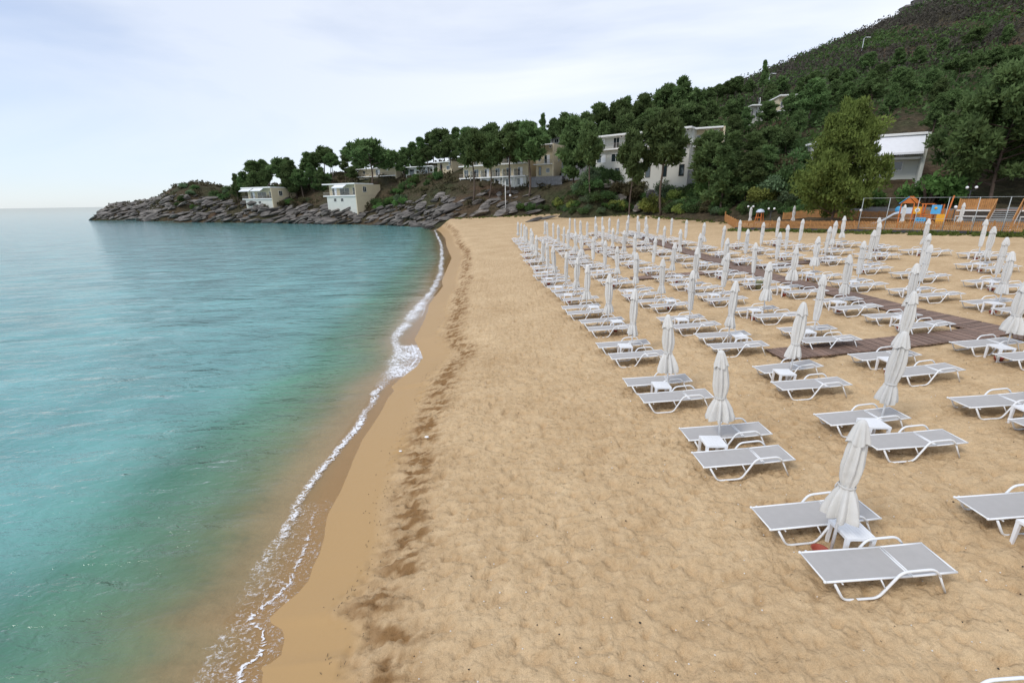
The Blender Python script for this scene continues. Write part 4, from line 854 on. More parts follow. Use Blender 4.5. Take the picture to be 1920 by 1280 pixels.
def pine_meshes(seed, H, wid, crown0, per, size, mat, nb=16, dens=1.0, cone=0.0):
    """unit: real metres. returns trunk+limbs mesh and crown mesh"""
    rnd = random.Random(seed); mb = MB().mat('bark')
    bend = (rnd.uniform(-.6, .6), rnd.uniform(-.6, .6)); tp = []
    def tx(z): t_ = z / H; return Vector((bend[0] * math.sin(t_ * 2.6) + 0.15 * math.sin(t_ * 9 + seed), bend[1] * math.sin(t_ * 2.1), z))
    zs_ = [H * i / 10 * 0.96 for i in range(11)]; mb.tube([tx(z) for z in zs_], [0.028 * H * (1 - 0.86 * i / 10) * 0.55 + 0.02 for i in range(11)], 8)
    cs = []; rs_ = []
    for k in range(nb):
        t_ = (k + rnd.random()) / nb; z = H * (crown0 + (0.94 - crown0) * t_); az = k * 2.4 + rnd.uniform(-.5, .5)
        shape = (1 - t_) ** 0.8 * (0.55 + 0.45 * cone) + (1 - cone) * math.sin(math.pi * min(1, t_ * 0.85 + 0.15)) * 0.6
        L_ = wid / 2 * max(0.18, shape) * rnd.uniform(0.75, 1.2)
        p0 = tx(z); p1 = p0 + Vector((math.cos(az) * L_ * .55, math.sin(az) * L_ * .55, L_ * 0.18)); p2 = p0 + Vector((math.cos(az) * L_, math.sin(az) * L_, L_ * rnd.uniform(0.25, 0.5)))
        mb.tube([p0, p1, p2], [0.05 + 0.004 * H, 0.04, 0.02], 5)
        for q in range(int(6 * dens)):
            u = rnd.uniform(0.35, 1.05); c = p0.lerp(p2, u) + Vector((rnd.gauss(0, .3), rnd.gauss(0, .3), rnd.gauss(0.1, .22))) * (wid / 5)
            cs.append(tuple(c)); rs_.append(rnd.uniform(0.36, 0.72) * min(wid, 8.5) / 6)
    for q in range(int(7 * dens)):
        c = tx(H * rnd.uniform(0.82, 0.98)) + Vector((rnd.gauss(0, .35), rnd.gauss(0, .35), 0)) * (wid / 6); cs.append(tuple(c)); rs_.append(rnd.uniform(0.35, 0.65) * wid / 6)
    return mb.mesh('trunk'), leaf_cloud(cs, rs_, per, size, seed, mat, 'crown', 0.66, 1.7)
PINES = [pine_meshes(20 + i, 10, [5.2, 6.0, 5.0, 6.6, 5.6, 6.2, 4.6, 4.8, 5.2][i], [0.34, 0.42, 0.22, 0.46, 0.3, 0.38, 0.2, 0.52, 0.5][i], 100, 0.30, 'pine_needles', 14, 1.0, [0, 0.1, 0.6, 0, 0.3, 0, 0.9, 0.15, 0.3][i]) for i in range(9)]
BIGP = [pine_meshes(41, 12.5, 12.0, 0.10, 120, 0.25, 'pine_olive', 40, 1.5, 0.8), pine_meshes(42, 14.5, 13.5, 0.26, 170, 0.28, 'pine_needles', 30, 1.6, 0.15)]
def pine(X, Y, h_, wsc, k, label, group=None, z=None, rz=None, meshes=None, H0=10.0, lean=0.0):
    zz = hz(X, Y) - 0.2 if z is None else z
    o = empty('pine_tree', (X, Y, zz), rr_.uniform(0, 6.28) if rz is None else rz, label, 'tree', group)
    o.scale = (h_ / H0 * wsc, h_ / H0 * wsc, h_ / H0); o.rotation_euler.y = lean
    tm, cm = meshes or PINES[k % len(PINES)]
    link('trunk', tm, o); link('crown', cm, o); return o
def pine_px(px_, py_, Y, k, label, wsc=1.0, group='pines on the headland and the slope', lo=5.0, hi=17.0):
    X_, _, Zt = at(px_, py_, Y); zb = hz(X_, Y); h_ = min(max(Zt - zb, lo), hi)
    return pine(X_, Y, h_, wsc, k, label, group)
NAMED = [(690, 263, 158, 3, 'broad dark pine with forked trunk just behind the one awning villa', 1.25), (437, 326, 180, 6, 'small leftmost pine on the headland', 0.9), (465, 302, 181, 0, 'second pine from the left on the headland', 1.2),
         (885, 243, 121, 7, 'leftmost tall bare trunked pine in front of the long hotel', 0.9), (914, 252, 121.5, 8, 'second tall bare trunked pine in front of the long hotel', 0.85), (955, 234, 121, 7, 'third tall bare trunked pine in front of the long hotel', 0.95), (992, 221, 119, 8, 'rightmost tall bare trunked pine in front of the long hotel', 0.95),
         (1080, 183, 112, 4, 'big dark pine between the two hotel blocks', 0.85), (1112, 232, 97, 8, 'pine at the left end of the pale hotel block', 0.75), (1190, 218, 87.5, 7, 'slim pine in front of the middle of the pale hotel', 0.62), (1255, 203, 86, 8, 'spreading pine in front of the right half of the pale hotel', 0.85),
         (1288, 142, 132, 2, 'tallest pointed pine on the skyline above the pale hotel', 0.95), (1437, 113, 158, 6, 'thin lone pine on the skyline where the bare hill begins', 0.6), (1525, 150, 96, 5, 'round dark pine right of the high cream house', 1.2), (1345, 246, 76, 0, 'dark pine over the tower house end', 1.15), (1020, 214, 150, 6, 'thin pointed pine above the stepped cream house', 0.6)]
for a in NAMED: pine_px(*a[:5], wsc=a[5])
WOOD = [(490, 300, 184), (520, 299, 180), (545, 302, 178), (570, 287, 184), (597, 277, 187), (622, 287, 181), (648, 276, 190), (668, 298, 178), (640, 302, 176), (478, 322, 177), (455, 330, 180), (560, 318, 175), (605, 312, 175), (655, 312, 170), (585, 290, 192), (610, 283, 195), (540, 296, 195), (500, 306, 195), (675, 285, 185), (715, 290, 176), (728, 305, 168), (760, 292, 160), (800, 275, 156), (845, 262, 146), (530, 312, 176), (505, 318, 178), (580, 305, 177), (735, 285, 172), (752, 276, 168), (770, 265, 167), (790, 258, 162), (812, 249, 166), (834, 243, 158), (852, 240, 152), (874, 240, 150), (782, 280, 156), (825, 268, 150), (905, 238, 150), (930, 232, 150), (968, 228, 148), (1000, 226, 150), (1040, 222, 156), (1058, 212, 140), (1065, 240, 132), (1098, 205, 128), (1135, 182, 132), (1160, 172, 128), (1186, 176, 130), (1212, 172, 128), (1240, 170, 140), (1262, 158, 138), (1310, 166, 140), (1332, 166, 150), (1350, 158, 156), (1368, 152, 158), (1390, 142, 156), (1412, 150, 150), (1140, 225, 112), (1170, 215, 112), (1225, 205, 112), (1275, 195, 112), (1310, 200, 112), (1335, 190, 118), (1365, 190, 122), (1395, 185, 122), (1380, 215, 104), (1400, 205, 108), (1445, 195, 122), (1440, 165, 132), (1470, 150, 140), (1350, 225, 100), (1320, 225, 102),
        (1452, 188, 106), (1478, 199, 104), (1497, 192, 105), (1385, 248, 75), (1418, 250, 77), (1450, 240, 80), (1370, 275, 71), (1405, 285, 70), (1440, 275, 71), (1480, 250, 80), (1495, 235, 90), (1560, 165, 104), (1595, 135, 120), (1625, 150, 108), (1650, 130, 118), (1680, 150, 104), (1705, 165, 95), (1740, 160, 92), (1770, 165, 84), (1630, 190, 92), (1665, 200, 86), (1590, 195, 95), (1790, 130, 105), (1830, 118, 108), (1865, 110, 108), (1900, 115, 104), (1780, 200, 76), (1915, 160, 82), (1720, 110, 130), (1760, 95, 135), (1680, 105, 135), (1630, 105, 140), (1560, 130, 130), (1530, 135, 132), (1500, 150, 128), (1885, 80, 130), (1820, 85, 135), (1755, 215, 75), (1900, 190, 70)]
WP = []
for i, (a, b_, Y_) in enumerate(WOOD):
    sky_ = b_ < np.interp(a, [440, 600, 700, 860, 1000, 1160, 1300, 1420, 1500, 1920], [312, 283, 290, 248, 230, 180, 172, 160, 155, 125])
    mark = next(n_ for lim, n_ in [(560, 'behind the leftmost villa'), (700, 'behind the one awning villa'), (780, 'above the house behind the villas'), (860, 'left of the long hotel'), (1010, 'above the long hotel'), (1075, 'above the stepped cream house'), (1200, 'above the left half of the pale hotel'), (1300, 'above the right half of the pale hotel'), (1410, 'above the tower house'), (1510, 'around the high cream house'), (1620, 'above the olive green pine'), (1760, 'above the huge awning house'), (3000, 'above the huge dark pine')] if a < lim)
    lab = ('dark skyline pine ' if sky_ else 'lower dark pine ') + mark
    WP.append((lab, a, pine_px(a + rr_.gauss(0, 3), b_, Y_, (i * 3 + i // 5) % 9, lab, rr_.uniform(0.85, 1.25), 'pines in the woods on the slope', 6.0, 13.5)))
for lb in sorted({q[0] for q in WP}):                         # several in one place: told apart by their order
    grp = sorted((q for q in WP if q[0] == lb), key=lambda q: q[1])
    if len(grp) > 1:
        for k, q in enumerate(grp): q[2]['label'] = lb + ', %s from left' % ORD[k + 1]
X_, Y_, _ = at(1558, 420, 51.5); pine(X_, Y_, 12.2, 0.70, 0, 'large olive green pine standing behind the picket fence', None, 2.0, 0.6, BIGP[0], 12.5)
X_, Y_, _ = at(1848, 400, 50.5); pine(X_, Y_, 14.6, 0.84, 0, 'huge dark pine with bare trunk beside the playground stairs', None, 2.4, 2.0, BIGP[1], 14.5)
X_, Y_, _ = at(1925, 400, 56); pine(X_, Y_, 14.0, 0.9, 0, 'dark pine at the right edge behind the deck', None, 4.0, 4.0, BIGP[1], 14.5)

def shrub_meshes(seed, mat, h_=2.0, wid=2.6, per=100, size=0.17):
    rnd = random.Random(seed); cs = []; rs_ = []; mb = MB().mat('bark')
    for k in range(22):
        a = rnd.uniform(0, 6.28); r_ = wid / 2 * math.sqrt(rnd.random()) * 0.85; z = h_ * (0.25 + 0.6 * rnd.random() * (1 - (r_ / wid * 1.6) ** 2)); cs.append((r_ * math.cos(a), r_ * math.sin(a), z)); rs_.append(rnd.uniform(.3, .52) * wid / 3)
    for k in range(5): a = k * 1.26; mb.tube([(0, 0, -0.3), (0.3 * math.cos(a), 0.3 * math.sin(a), h_ * .4), (0.6 * math.cos(a), 0.6 * math.sin(a), h_ * .75)], [.07, .05, .02], 5)
    return mb.mesh('stem'), leaf_cloud(cs, rs_, per, size, seed, mat, 'foliage', 0.85, 1.1)
SHR = {m_: [shrub_meshes(60 + 3 * i + j, m_, [2.0, 1.7][j], [2.6, 3.0][j]) for j in range(2)] for i, m_ in enumerate(['shrub_dark', 'shrub_green', 'shrub_grey', 'shrub_lime', 'shrub_brown'])}
SL = {'shrub_dark': 'dark green', 'shrub_green': 'bright green', 'shrub_grey': 'grey green', 'shrub_lime': 'yellow green', 'shrub_brown': 'brownish'}
def shrub(X, Y, s_, m_, label, group='shrubs on the bank', z=None):
    o = empty('shrub', (X, Y, (hz(X, Y) if z is None else z) - 0.15), rr_.uniform(0, 6.28), label, 'shrub', group); o.scale = (s_ * rr_.uniform(.9, 1.15), s_ * rr_.uniform(.9, 1.15), s_ * rr_.uniform(.85, 1.2))
    st_, fo_ = SHR[m_][rr_.randrange(2)]; link('stem', st_, o); link('foliage', fo_, o); return o
for px_, py_, Y_, s_, m_, lab in [(1225, 350, 90, 1.7, 'shrub_lime', 'yellow green bush in the middle of the bank below the pale hotel'), (1157, 372, 96, 1.2, 'shrub_lime', 'small yellow green bush left of the middle of the bank'), (1048, 362, 112, 1.3, 'shrub_lime', 'yellow green bush at the left end of the dark shrub bank'),
                                   (1392, 345, 74, 1.7, 'shrub_grey', 'round grey green bush above the left end of the picket fence'), (1480, 375, 66, 0.8, 'shrub_lime', 'small lime bush left of the olive pine trunk'), (1275, 306, 90, 1.4, 'shrub_lime', 'pale bush against the wall of the pale hotel'), (1640, 305, 57, 1.5, 'shrub_green', 'green bush below the huge awning'), (1755, 320, 54, 1.9, 'shrub_green', 'wide bush right of the huge awning house')]:
    X_, _, _ = at(px_, py_, Y_); shrub(X_, Y_, s_, m_, lab, None)
FNx, FNy = 0.803, 0.595
bx_ = np.random.uniform(2, 48, 9000); by_ = np.random.uniform(54, 122, 9000); bz_ = hill_z(bx_, by_); bs_ = sand_plane(bx_, by_); got = []
for x, y, z, g0 in sorted(zip(bx_, by_, bz_, bs_), key=lambda q: math.hypot(q[0], q[1])):
    if z < g0 + 0.7 or z > 12.5 or len(got) >= 290: continue
    pj = 960 + 853 * x / (y * _c + 1)
    if pj > 1540 or (pj < 1040 and rr_.random() < 0.72) or (z - g0 < 2.2 and rr_.random() < 0.6): continue
    if (x - 27.6) * FNx + (y - 57) * FNy < 12 and y < 62: continue
    s_ = rr_.uniform(1.0, 1.95) * (0.55 if z - g0 < 2 else 1.0)
    if any((x - q[0]) ** 2 + (y - q[1]) ** 2 < (0.62 * (s_ + q[2])) ** 2 for q in got): continue
    got.append((x, y, s_)); m_ = rr_.choices(['shrub_dark', 'shrub_green', 'shrub_grey', 'shrub_lime', 'shrub_brown'], [8, 2.2, 2, .4, 2])[0]
    zone = 'below the long hotel' if pj < 1110 else "below the pale hotel's left half" if pj < 1200 else "below the pale hotel's right half" if pj < 1300 else 'below the tower house' if pj < 1400 else 'left of the olive pine'
    lab = '%s %s shrub %s on the bank %s' % ('tall' if s_ > 1.55 else 'low' if s_ < 1.1 else 'rounded', SL[m_], 'at the foot' if z - g0 < 2.2 else 'halfway up' if z - g0 < 5.5 else 'high up', zone)
    shrub(x, y, s_, m_, lab, SL[m_] + ' shrubs on the hotel bank')
for k in range(95):                                           # headland scrub
    px_ = rr_.choice([rr_.uniform(330, 460), rr_.uniform(470, 620), rr_.uniform(690, 830)]); Y_ = {0: rr_.uniform(186, 222), 1: rr_.uniform(172, 186), 2: rr_.uniform(140, 156)}[0 if px_ < 461 else 1 if px_ < 621 else 2]
    X_ = at(px_, 380, Y_)[0]
    if hz(X_, Y_) < 3.0: continue
    m_ = rr_.choices(['shrub_green', 'shrub_dark', 'shrub_brown', 'shrub_grey'], [3, 3, 2, 1])[0]
    shrub(X_, Y_, rr_.uniform(.8, 1.6), m_, '%s shrub on the headland %s' % (SL[m_], 'left of the villas' if px_ < 461 else 'between the villas' if px_ < 621 else 'right of the villas'), SL[m_] + ' shrubs on the headland')
# scrub over the open hill: nobody could count it
def scrub(name, n, box, mat, smin, smax, per, label, cond):
    cs = []; rs_ = []; tries = 0
    xs_ = np.random.uniform(box[0], box[1], n * 4); ys_ = np.random.uniform(box[2], box[3], n * 4); zs_ = hill_z(xs_, ys_); nn = fbm(xs_ / 14, ys_ / 14, 101, 3)
    for x, y, z, q in zip(xs_, ys_, zs_, nn):
        if len(cs) >= n: break
        if cond(x, y, z, q): cs.append((x, y, z + 0.5)); rs_.append(random.uniform(smin, smax))
    me = leaf_cloud(cs, rs_, per, 0.62, 5, mat, name, 0.75, 1.0); o = link(name, me); return tag(o, label, 'scrub', None, 'stuff')
scrub('heath_scrub', 5600, (60, 330, 130, 330), 'heath', 1.3, 3.0, 34, 'grey brown heath covering the upper hill', lambda x, y, z, q: q > 0.33 and z > 28)
scrub('green_scrub', 5200, (20, 330, 85, 320), 'shrub_dark', 1.2, 3.2, 36, 'dark green scrub covering the hill', lambda x, y, z, q: (q <= 0.46 or z < 42) and z > 13)
scrub('light_scrub', 1100, (30, 300, 80, 300), 'shrub_green', 1.0, 2.4, 34, 'lighter green scrub patches on the hill', lambda x, y, z, q: z > 13 and q < 0.43)
scrub('low_scrub', 1500, (-215, 30, 118, 250), 'shrub_brown', 0.5, 1.2, 26, 'low brownish scrub on the headland soil', lambda x, y, z, q: 3.0 < z < 22)

# ------------------------------------------------------------------ playground, fences, lamps
FA = Vector((27.6, 57.0, 0)); FU = Vector((0.595, -0.803, 0)); FN = Vector((0.803, 0.595, 0)); FRZ = math.atan2(FU.y, FU.x)
def line_at(px_, back=0.0, py_=430):
    q = ray(px_, py_); A_ = FA + FN * back; t_ = (A_.y * q[0] - A_.x * q[1]) / (FU.x * q[1] - FU.y * q[0]); return A_ + FU * t_, t_
def lvl(p): return max(sz(p.x, p.y), hz(p.x, p.y))
def picket_fence(a, b_, h_, label, z_up=0.0, step=0.125):
    L_ = (b_ - a).length; d = (b_ - a) / L_; o = empty('picket_fence', (a.x, a.y, 0), math.atan2(d.y, d.x), label, 'fence'); pk = MB().mat('fence_wood'); rl = MB().mat('fence_wood')
    z = lambda t_: lvl(a + d * t_) + z_up
    t_ = 0.05
    while t_ < L_ - 0.05:
        zz = z(t_) + random.uniform(-0.015, 0.015); w_ = 0.085
        pk.add([(t_, -0.012, zz + 0.06), (t_ + w_, -0.012, zz + 0.06), (t_ + w_, 0.012, zz + 0.06), (t_, 0.012, zz + 0.06), (t_, -0.012, zz + h_ - 0.05), (t_ + w_, -0.012, zz + h_ - 0.05), (t_ + w_, 0.012, zz + h_ - 0.05), (t_, 0.012, zz + h_ - 0.05), (t_ + w_ / 2, -0.012, zz + h_), (t_ + w_ / 2, 0.012, zz + h_)],
               [(0, 3, 2, 1), (0, 1, 5, 8, 4), (3, 7, 9, 6, 2), (1, 2, 6, 5), (3, 0, 4, 7), (4, 8, 9, 7), (8, 5, 6, 9)]); t_ += step
    tag(pk.build('pickets', o), kind='stuff')
    n = max(1, int(round(L_ / 2.0)))
    for i in range(n):
        t0, t1 = L_ * i / n, L_ * (i + 1) / n
        for hh in (0.28, h_ - 0.25):
            r = MB().mat('fence_wood').beam((t0, 0.032, z(t0) + hh), (t1, 0.032, z(t1) + hh), 0.036, 0.07); r.build('rail', o)
    for i in range(n + 1): t0 = L_ * i / n; MB().mat('fence_wood').box(t0 - 0.045, t0 + 0.045, 0.052, 0.14, z(t0) - 0.2, z(t0) + h_ + 0.04).build('post', o)
    return o
END = FA + FU * 34
picket_fence(FA, END, 1.05, 'orange wooden picket fence along the back edge of the sand')
picket_fence(FA + FN * 9.5 + FU * 1, END + FN * 9.5, 1.15, 'back orange picket fence behind the playground')
picket_fence(FA + Vector((3.6, 11.5, 0)), FA - FU * 0.06, 1.1, 'short side of the orange picket fence running back from its left corner')
kb = empty('kerb', (FA.x, FA.y, 0), FRZ, 'dark low kerb wall at the foot of the picket fence', 'kerb')
for i in range(17):
    p = FA + FU * (2 * i + 1); MB().mat('dark_kerb').box(2 * i + 0.006, 2 * i + 1.994, -0.5, -0.28, lvl(p) - 0.3, lvl(p) + 0.24).build('kerb_stone', kb)
p0, t0 = line_at(1608, -0.15); wf = empty('wire_fence', (p0.x, p0.y, 0), FRZ, 'tall grey tube fence frame in front of the playground', 'fence')
tops = []
for px_ in (1608, 1657, 1711, 1766, 1822, 1879, 1938):
    p, t_ = line_at(px_, -0.15); zt = 5.28; MB().mat('galvanised').tube([(t_ - t0, 0, lvl(p) - 0.2), (t_ - t0, 0, zt)], 0.026, 8).build('post', wf); tops.append(t_ - t0)
for zr_ in (5.26, 3.42, 2.45):
    for a, b_ in zip(tops[:-1], tops[1:]): MB().mat('galvanised').tube([(a, 0, zr_), (b_, 0, zr_)], 0.016, 6).build('rail', wf)

P, _ = line_at(1722, 4.5); gz = lvl(P); pt = empty('play_tower', (P.x, P.y, gz), FRZ, 'orange and blue climbing tower with slide behind the picket fence', 'play tower')
def pbox(nm, m_, *b_, par=None): return MB().mat(m_).box(*b_).build(nm, par or pt)
for x in (-1.67, -0.66, 0.02, 0.78, 1.4):
    for y in (-0.5, 0.5): pbox('post', 'play_orange', x - 0.05, x + 0.05, y - 0.05, y + 0.05, -0.2, 2.35 if x < 0 else 2.25)
pbox('deck', 'play_orange', -1.62, -0.03, -0.448, 0.448, 1.28, 1.36); pbox('deck', 'play_orange', 0.07, 1.35, -0.448, 0.448, 1.24, 1.31)
rfm = MB().mat('play_blue').beam((-1.85, 0, 2.32), (-1.13, 0, 3.02), 1.3, 0.05).build('roof_panel', pt); rfm2 = MB().mat('play_orange').beam((-1.13, 0, 3.02), (-0.45, 0, 2.36), 1.3, 0.05).build('roof_panel', pt)
MB().mat('play_orange').add([(-1.7, -0.56, 2.36), (-0.6, -0.56, 2.36), (-1.15, -0.56, 2.92), (-1.7, -0.51, 2.36), (-0.6, -0.51, 2.36), (-1.15, -0.51, 2.92)], [(0, 1, 2), (5, 4, 3), (0, 3, 4, 1), (1, 4, 5, 2), (2, 5, 3, 0)]).build('gable', pt)
yp = pbox('yellow_panel', 'play_yellow', -0.61, -0.02, -0.56, -0.52, 1.36, 2.02)
MB().mat('trim_white').lathe([(0.11, 0), (0.2, 0), (0.2, 0.01), (0.11, 0.01), (0.11, 0)], 20).build('ring', yp).matrix_local = Matrix.Translation((-0.31, -0.562, 1.7)) @ Matrix.Rotation(R(90), 4, 'X')
MB().mat('play_blue').ball((-0.31, -0.57, 1.7), 0.085, 8).build('knob', yp)
pbox('grey_panel', 'slide_metal', -1.6, -0.72, -0.56, -0.52, 1.36, 1.95)
bp_ = pbox('blue_panel', 'play_blue', 0.72, 1.46, -0.56, -0.52, 1.36, 2.2); MB().mat('play_yellow').ball((1.05, -0.56, 1.9), 0.12, 8).build('porthole', bp_)
lp = pbox('game_panel', 'play_blue', -0.28, 0.5, -0.62, -0.58, 0.42, 1.02)
for i in range(3):
    for j in range(2): pbox('peg', 'black_iron', -0.14 + 0.2 * i, -0.06 + 0.2 * i, -0.64, -0.621, 0.55 + 0.25 * j, 0.62 + 0.25 * j, par=lp)
pbox('yellow_panel', 'play_yellow', 1.24, 1.86, -0.62, -0.58, 0.38, 1.36); pbox('beam', 'play_orange', -0.1, 0.9, -0.56, -0.51, 2.252, 2.34)
pbox('crossbar', 'play_orange', 0.06, 0.74, -0.57, -0.53, 1.05, 1.13)
MB().mat('play_orange').tube([(1.75, -0.2, -0.2), (2.05, -0.1, 3.05)], 0.06, 8).build('climbing_pole', pt)
MB().mat('play_blue').lathe([(0.001, -0.1), (0.34, -0.1), (0.36, 0), (0.34, 0.1), (0.001, 0.1)], 20).build('slide_hood', pt).matrix_local = Matrix.Translation((-1.8, -0.3, 1.75)) @ Matrix.Rotation(R(90), 4, 'X')
sl = MB().mat('slide_metal'); sp_ = [(-1.7, 1.42), (-2.1, 1.3), (-3.1, 0.5), (-3.5, 0.3), (-3.9, 0.27)]
for (xa, za), (xb, zb_) in zip(sp_[:-1], sp_[1:]):
    sl.add([(xa, -0.55, za), (xb, -0.55, zb_), (xb, -0.05, zb_), (xa, -0.05, za)], [(0, 1, 2, 3)])
    for yy in (-0.55, -0.05): sl.add([(xa, yy, za - 0.03), (xb, yy, zb_ - 0.03), (xb, yy, zb_ + 0.17), (xa, yy, za + 0.17), (xa, yy + 0.03, za - 0.03), (xb, yy + 0.03, zb_ - 0.03), (xb, yy + 0.03, zb_ + 0.17), (xa, yy + 0.03, za + 0.17)], [(0, 1, 2, 3), (7, 6, 5, 4), (3, 2, 6, 7), (0, 4, 5, 1)])
sl.build('slide', pt)
P, _ = line_at(1421, 5.0); gz = lvl(P); sw = empty('spring_house', (P.x, P.y, gz), FRZ, 'small orange play frame with grey roof and blue seat at the left of the playground', 'play frame')
for x, s_ in ((-0.45, 1), (0.45, -1)):
    for y in (-0.35, 0.35): MB().mat('play_orange').beam((x, y, -0.1), (x * 0.55, y * 0.6, 1.7), 0.09, 0.09, up=(0, 1, 0)).build('post', sw)
MB().mat('slide_metal').lathe([(0.5, 1.62), (0.5, 1.72), (0.32, 1.95), (0.001, 2.05)], 14).build('roof', sw); MB().mat('play_blue').box(-0.5, 0.5, -0.4, 0.4, 0.3, 0.42).build('seat', sw)
MB().mat('play_orange').box(-0.4, 0.4, -0.37, -0.31, 0.95, 1.05).build('crossbar', sw)

P, _ = line_at(1868, 2.6); gz = lvl(P); D_ = P + FN * 2.7; zd = at(1880, 394, D_.y)[2] - gz
stp = empty('stairs', (P.x, P.y, gz), FRZ, 'wooden stairs with orange handrails climbing to the deck', 'stairs')
nst = 10
for i in range(nst): MB().mat('galvanised').box(-0.75, 0.75, 0.27 * i, 0.27 * i + 0.26, zd * (i + 0.75) / nst - 0.04, zd * (i + 0.75) / nst).build('tread', stp)
for x in (-0.82, 0.82):
    MB().mat('trim_white').beam((x, 0, -0.05), (x, 2.7, zd - 0.05), 0.08, 0.22).build('stringer', stp)
    hr = MB().mat('fence_wood').beam((x, 0, 0.95), (x, 2.7, zd + 0.95), 0.06, 0.1).build('handrail', stp)
    bal = MB().mat('fence_wood')
    for i in range(18): y = 0.08 + 0.15 * i; bal.box(x - 0.02, x + 0.02, y, y + 0.09, zd * y / 2.7 + 0.05, zd * y / 2.7 + 0.9)
    tag(bal.build('balusters', stp), kind='stuff')
dk = empty('deck', (P.x, P.y, gz), FRZ, 'raised deck with white edge and orange board railing beside the stairs', 'deck')
for x0, x1 in ((-3.4, -0.9), (0.9, 6.0)):
    MB().mat('trim_white').box(x0, x1, 2.72, 2.9, zd - 0.12, zd).build('edge_beam', dk); MB().mat('trim_white').box(x0, x1, 2.74, 2.86, zd - 0.62, zd - 0.54).build('lower_beam', dk)
    x = x0
    while x < x1: MB().mat('galvanised').box(x, x + 0.09, 2.76, 2.86, -0.4, zd - 0.62).build('post', dk); MB().mat('fence_wood').box(x - 0.003, x + 0.093, 2.93, 3.02, zd, zd + 1.05).build('rail_post', dk); x += 1.25
    x = x0
    while x < x1 - 0.1: MB().mat('fence_wood').box(x, x + 0.125, 2.955, 2.985, zd + 0.06, zd + 0.98).build('board', dk); x += 0.14
MB().mat('plank').box(-3.4, 6.0, 2.92, 6.5, zd - 0.1, zd - 0.005).build('floor', dk); MB().mat('concrete').box(-3.3, 6.0, 3.6, 3.8, -0.6, zd - 0.11).build('under_wall', dk)
rw = empty('retaining_wall', (P.x, P.y, gz), FRZ, 'grey concrete retaining wall behind the playground', 'wall')
for i in range(9): MB().mat('concrete').box(-14 + 1.9 * i + 0.01, -12.1 + 1.9 * i - 0.01, 7.8, 8.1, -0.5, 1.7 + 0.15 * (i % 2)).build('panel', rw)
for px_, bk, k, lab in [(1404, 3.0, 0, 'closed white umbrella inside the fence beside the small play frame'), (1484, 3.5, 1, 'closed white umbrella inside the fence left of the olive pine'), (1688, 2.0, 0, 'closed white umbrella inside the fence beside the slide'), (1796, 3.0, 1, 'closed white umbrella inside the fence left of the stairs')]:
    p, _ = line_at(px_, bk); umbrella(p.x, p.y, 'half', k, (-0.02, 0), lab, lvl(p), 'closed umbrellas in the playground')
def globe_lamp(p, h_, n, label, r_=0.125):
    o = empty('globe_lamp', (p.x, p.y, lvl(p)), FRZ, label, 'lamp', 'globe lamps'); MB().mat('black_iron').tube([(0, 0, -0.2), (0, 0, 0.3), (0, 0, h_ - 0.25)], [0.09, 0.05, 0.04], 8).build('post', o)
    if n == 2: MB().mat('black_iron').tube([(-0.32, 0, h_ - 0.22), (0, 0, h_ - 0.3), (0.32, 0, h_ - 0.22)], 0.03, 6).build('arm', o)
    for x in ((0,) if n == 1 else (-0.32, 0.32)): MB().mat('globe').ball((x, 0, h_), r_, 10).build('globe', o)
for px_, bk, h_, n, lab in [(1441, 2.5, 2.2, 2, 'twin globe lamp left of the olive pine'), (1607, 1.0, 2.0, 1, 'single globe lamp right of the olive pine trunk'), (1402, 4.2, 2.4, 2, 'twin globe lamp behind the leftmost playground umbrella'), (1781, 0.8, 2.2, 1, 'single globe lamp right of the climbing tower'), (1801, 6.5, 3.6, 2, 'high twin globe lamp left of the deck')]:
    p, _ = line_at(px_, bk); globe_lamp(p, h_, n, lab)
X_, Y_, _ = at(957, 385, 117); globe_lamp(Vector((X_, Y_, 0)), 2.0, 1, 'small globe lamp on the bank beside the white mast', 0.28)
def mast(px_, pt_, pb_, Y, label, r_=0.09, lamp=False, mat='galvanised'):
    a = at(px_[0], pb_, Y); b_ = at(px_[1], pt_, Y); zb = min(hz(a[0], Y), a[2]) - 0.3; o = empty('mast', (a[0], Y, zb), 0, label, 'mast')
    MB().mat(mat).tube([(0, 0, 0), (0, 0, b_[2] - zb)], [r_, r_ * 0.6], 8).build('pole', o)
    if lamp: MB().mat(mat).tube([(0, 0, b_[2] - zb - 0.1), (0.5, 0, b_[2] - zb + 0.35), (1.5, 0, b_[2] - zb + 0.3)], 0.07, 6).build('arm', o); MB().mat('globe').box(0.9, 2.0, -0.2, 0.2, b_[2] - zb + 0.15, b_[2] - zb + 0.29).build('lamp_head', o)
    return o
mast((948, 948), 340, 388, 114, 'thin white mast standing on the bank below the long hotel', 0.1, mat='trim_white')
mast((1608, 1618), 72, 138, 170, 'tall street lamp on the hill in front of the bare slope', 0.16, True)
mast((1759, 1766), 24, 78, 200, 'thin tall mast high on the hill', 0.16)
mast((1440, 1442), 140, 165, 165, 'short lamp mast beside the lone skyline pine', 0.13, True)
# power line on the upper hill, right edge
a = at(1768, 26, 200); c = at(1990, -20, 190)
cb = MB().mat('black_iron'); cb.tube([tuple(Vector(a).lerp(Vector(c), k / 10) + Vector((0, 0, -5 * math.sin(math.pi * k / 10)))) for k in range(11)], 0.05, 5); tag(cb.build('power_cable'), 'thin power cable sagging from the tall mast to the right', 'cable')

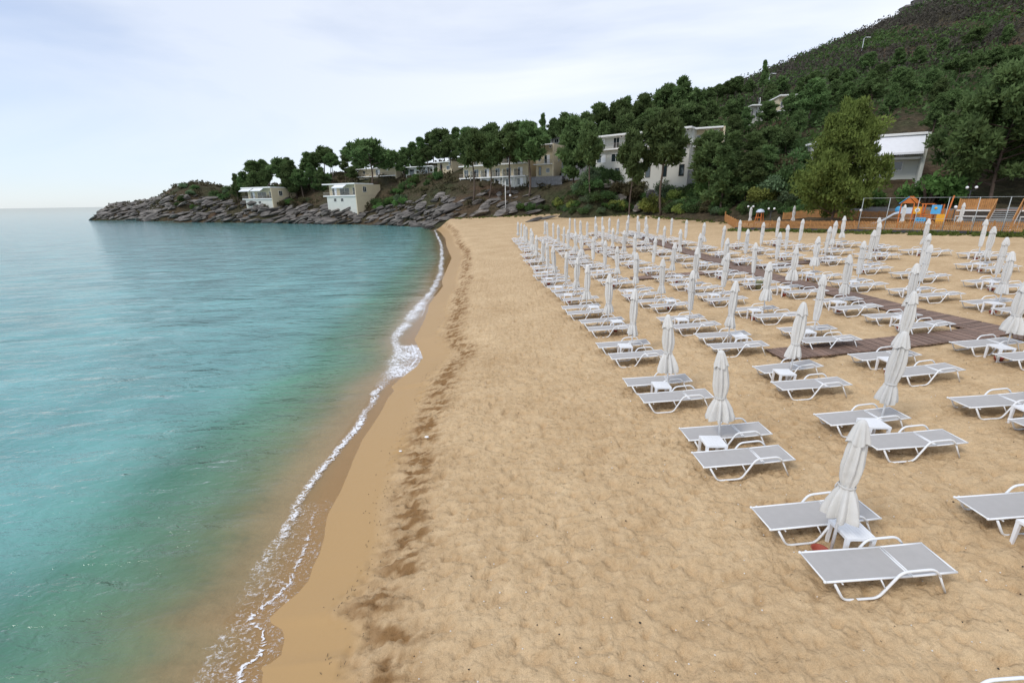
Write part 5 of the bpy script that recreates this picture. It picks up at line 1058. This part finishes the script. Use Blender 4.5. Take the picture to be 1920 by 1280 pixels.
# ------------------------------------------------------------------ small things on the sand
db = MB(); rb = random.Random(5)
for k in range(900):
    y = 3.4 + rb.random() ** 1.6 * 18; x = rb.uniform(-1.6, 4 + y * 0.95); d_ = x - float(edge_x(y))
    if d_ < 1.4: continue
    m_ = 'shell_white' if rb.random() < 0.62 else 'dark_bits'; s_ = rb.uniform(0.006, 0.019) * (1.6 if rb.random() < 0.06 else 1); db.mat(m_); z = sz(x, y) + 0.012
    a = rb.uniform(0, 6.28); e_ = rb.uniform(0.5, 1.0); vs = [(x + s_ * math.cos(a + q * 1.257) * (1 if q % 2 else e_), y + s_ * math.sin(a + q * 1.257) * e_, z) for q in range(5)] + [(x, y, z + s_ * 0.8), (x, y, z - s_)]
    db.add(vs, [(q, (q + 1) % 5, 5) for q in range(5)] + [((q + 1) % 5, q, 6) for q in range(5)])
tag(db.build('shell_and_twig_litter'), 'scattered white shells and dark bits on the dry sand', 'litter', None, 'stuff')
wr = MB().mat('dark_bits')
for k in range(260):                                         # strand line of weed and twigs where the dry sand begins
    y = 3.6 + rb.random() ** 1.5 * 26; d_ = rb.gauss(1.3, 0.16); x = float(edge_x(y)) + d_; s_ = rb.uniform(0.01, 0.035); a = rb.gauss(1.2, 0.7); z = sz(x, y) + 0.01
    wr.beam((x, y, z), (x + s_ * math.cos(a), y + s_ * math.sin(a) * 1.6, z + rb.uniform(-0.005, 0.012)), 0.005, 0.005)
tag(wr.build('strand_line'), 'dark line of dried weed and twigs along the top of the wet sand', 'weed', None, 'stuff')
for px_, py_, s_, lab in [(800, 812, 0.07, 'crumpled white plastic scrap lying on the sand near the water'), (750, 832, 0.05, 'small pale scrap of litter on the edge of the dry sand')]:
    q = ray(px_, py_); t_ = (-0.41 - CH) / (q[2] - 0.053 * q[0] - 0.0129 * q[1]); x, y = q[0] * t_, q[1] * t_; o = link('litter_scrap', RK[7], None, (x, y, sz(x, y) + 0.03)); o.scale = (s_, s_ * 0.6, s_ * 0.6); o = tag(o, lab, 'litter')
    o.material_slots[0].link = 'OBJECT'; o.material_slots[0].material = MATS['white_plastic']
# grass tufts along the foot of the bank
gt = []; gr_ = []
for k in range(420):
    t_ = rb.random()
    if rb.random() < 0.45: p = FA + FU * (34 * t_) - FN * rb.uniform(0.55, 2.2); 
    else:
        i = rb.randrange(len(FOOT) - 1); p = Vector((*FOOT[i], 0)).lerp(Vector((*FOOT[i + 1], 0)), t_) + Vector((rb.gauss(0, 1), rb.gauss(-0.5, 1.5), 0))
    gt.append((p.x, p.y, sz(p.x, p.y) + 0.02)); gr_.append(rb.uniform(0.12, 0.34))
tag(link('grass_tufts', leaf_cloud(gt, gr_, 26, 0.16, 9, 'grass_green', 'grass_tufts', 0.5, 1.6)), 'sparse grass tufts at the back edge of the sand', 'grass', None, 'stuff')
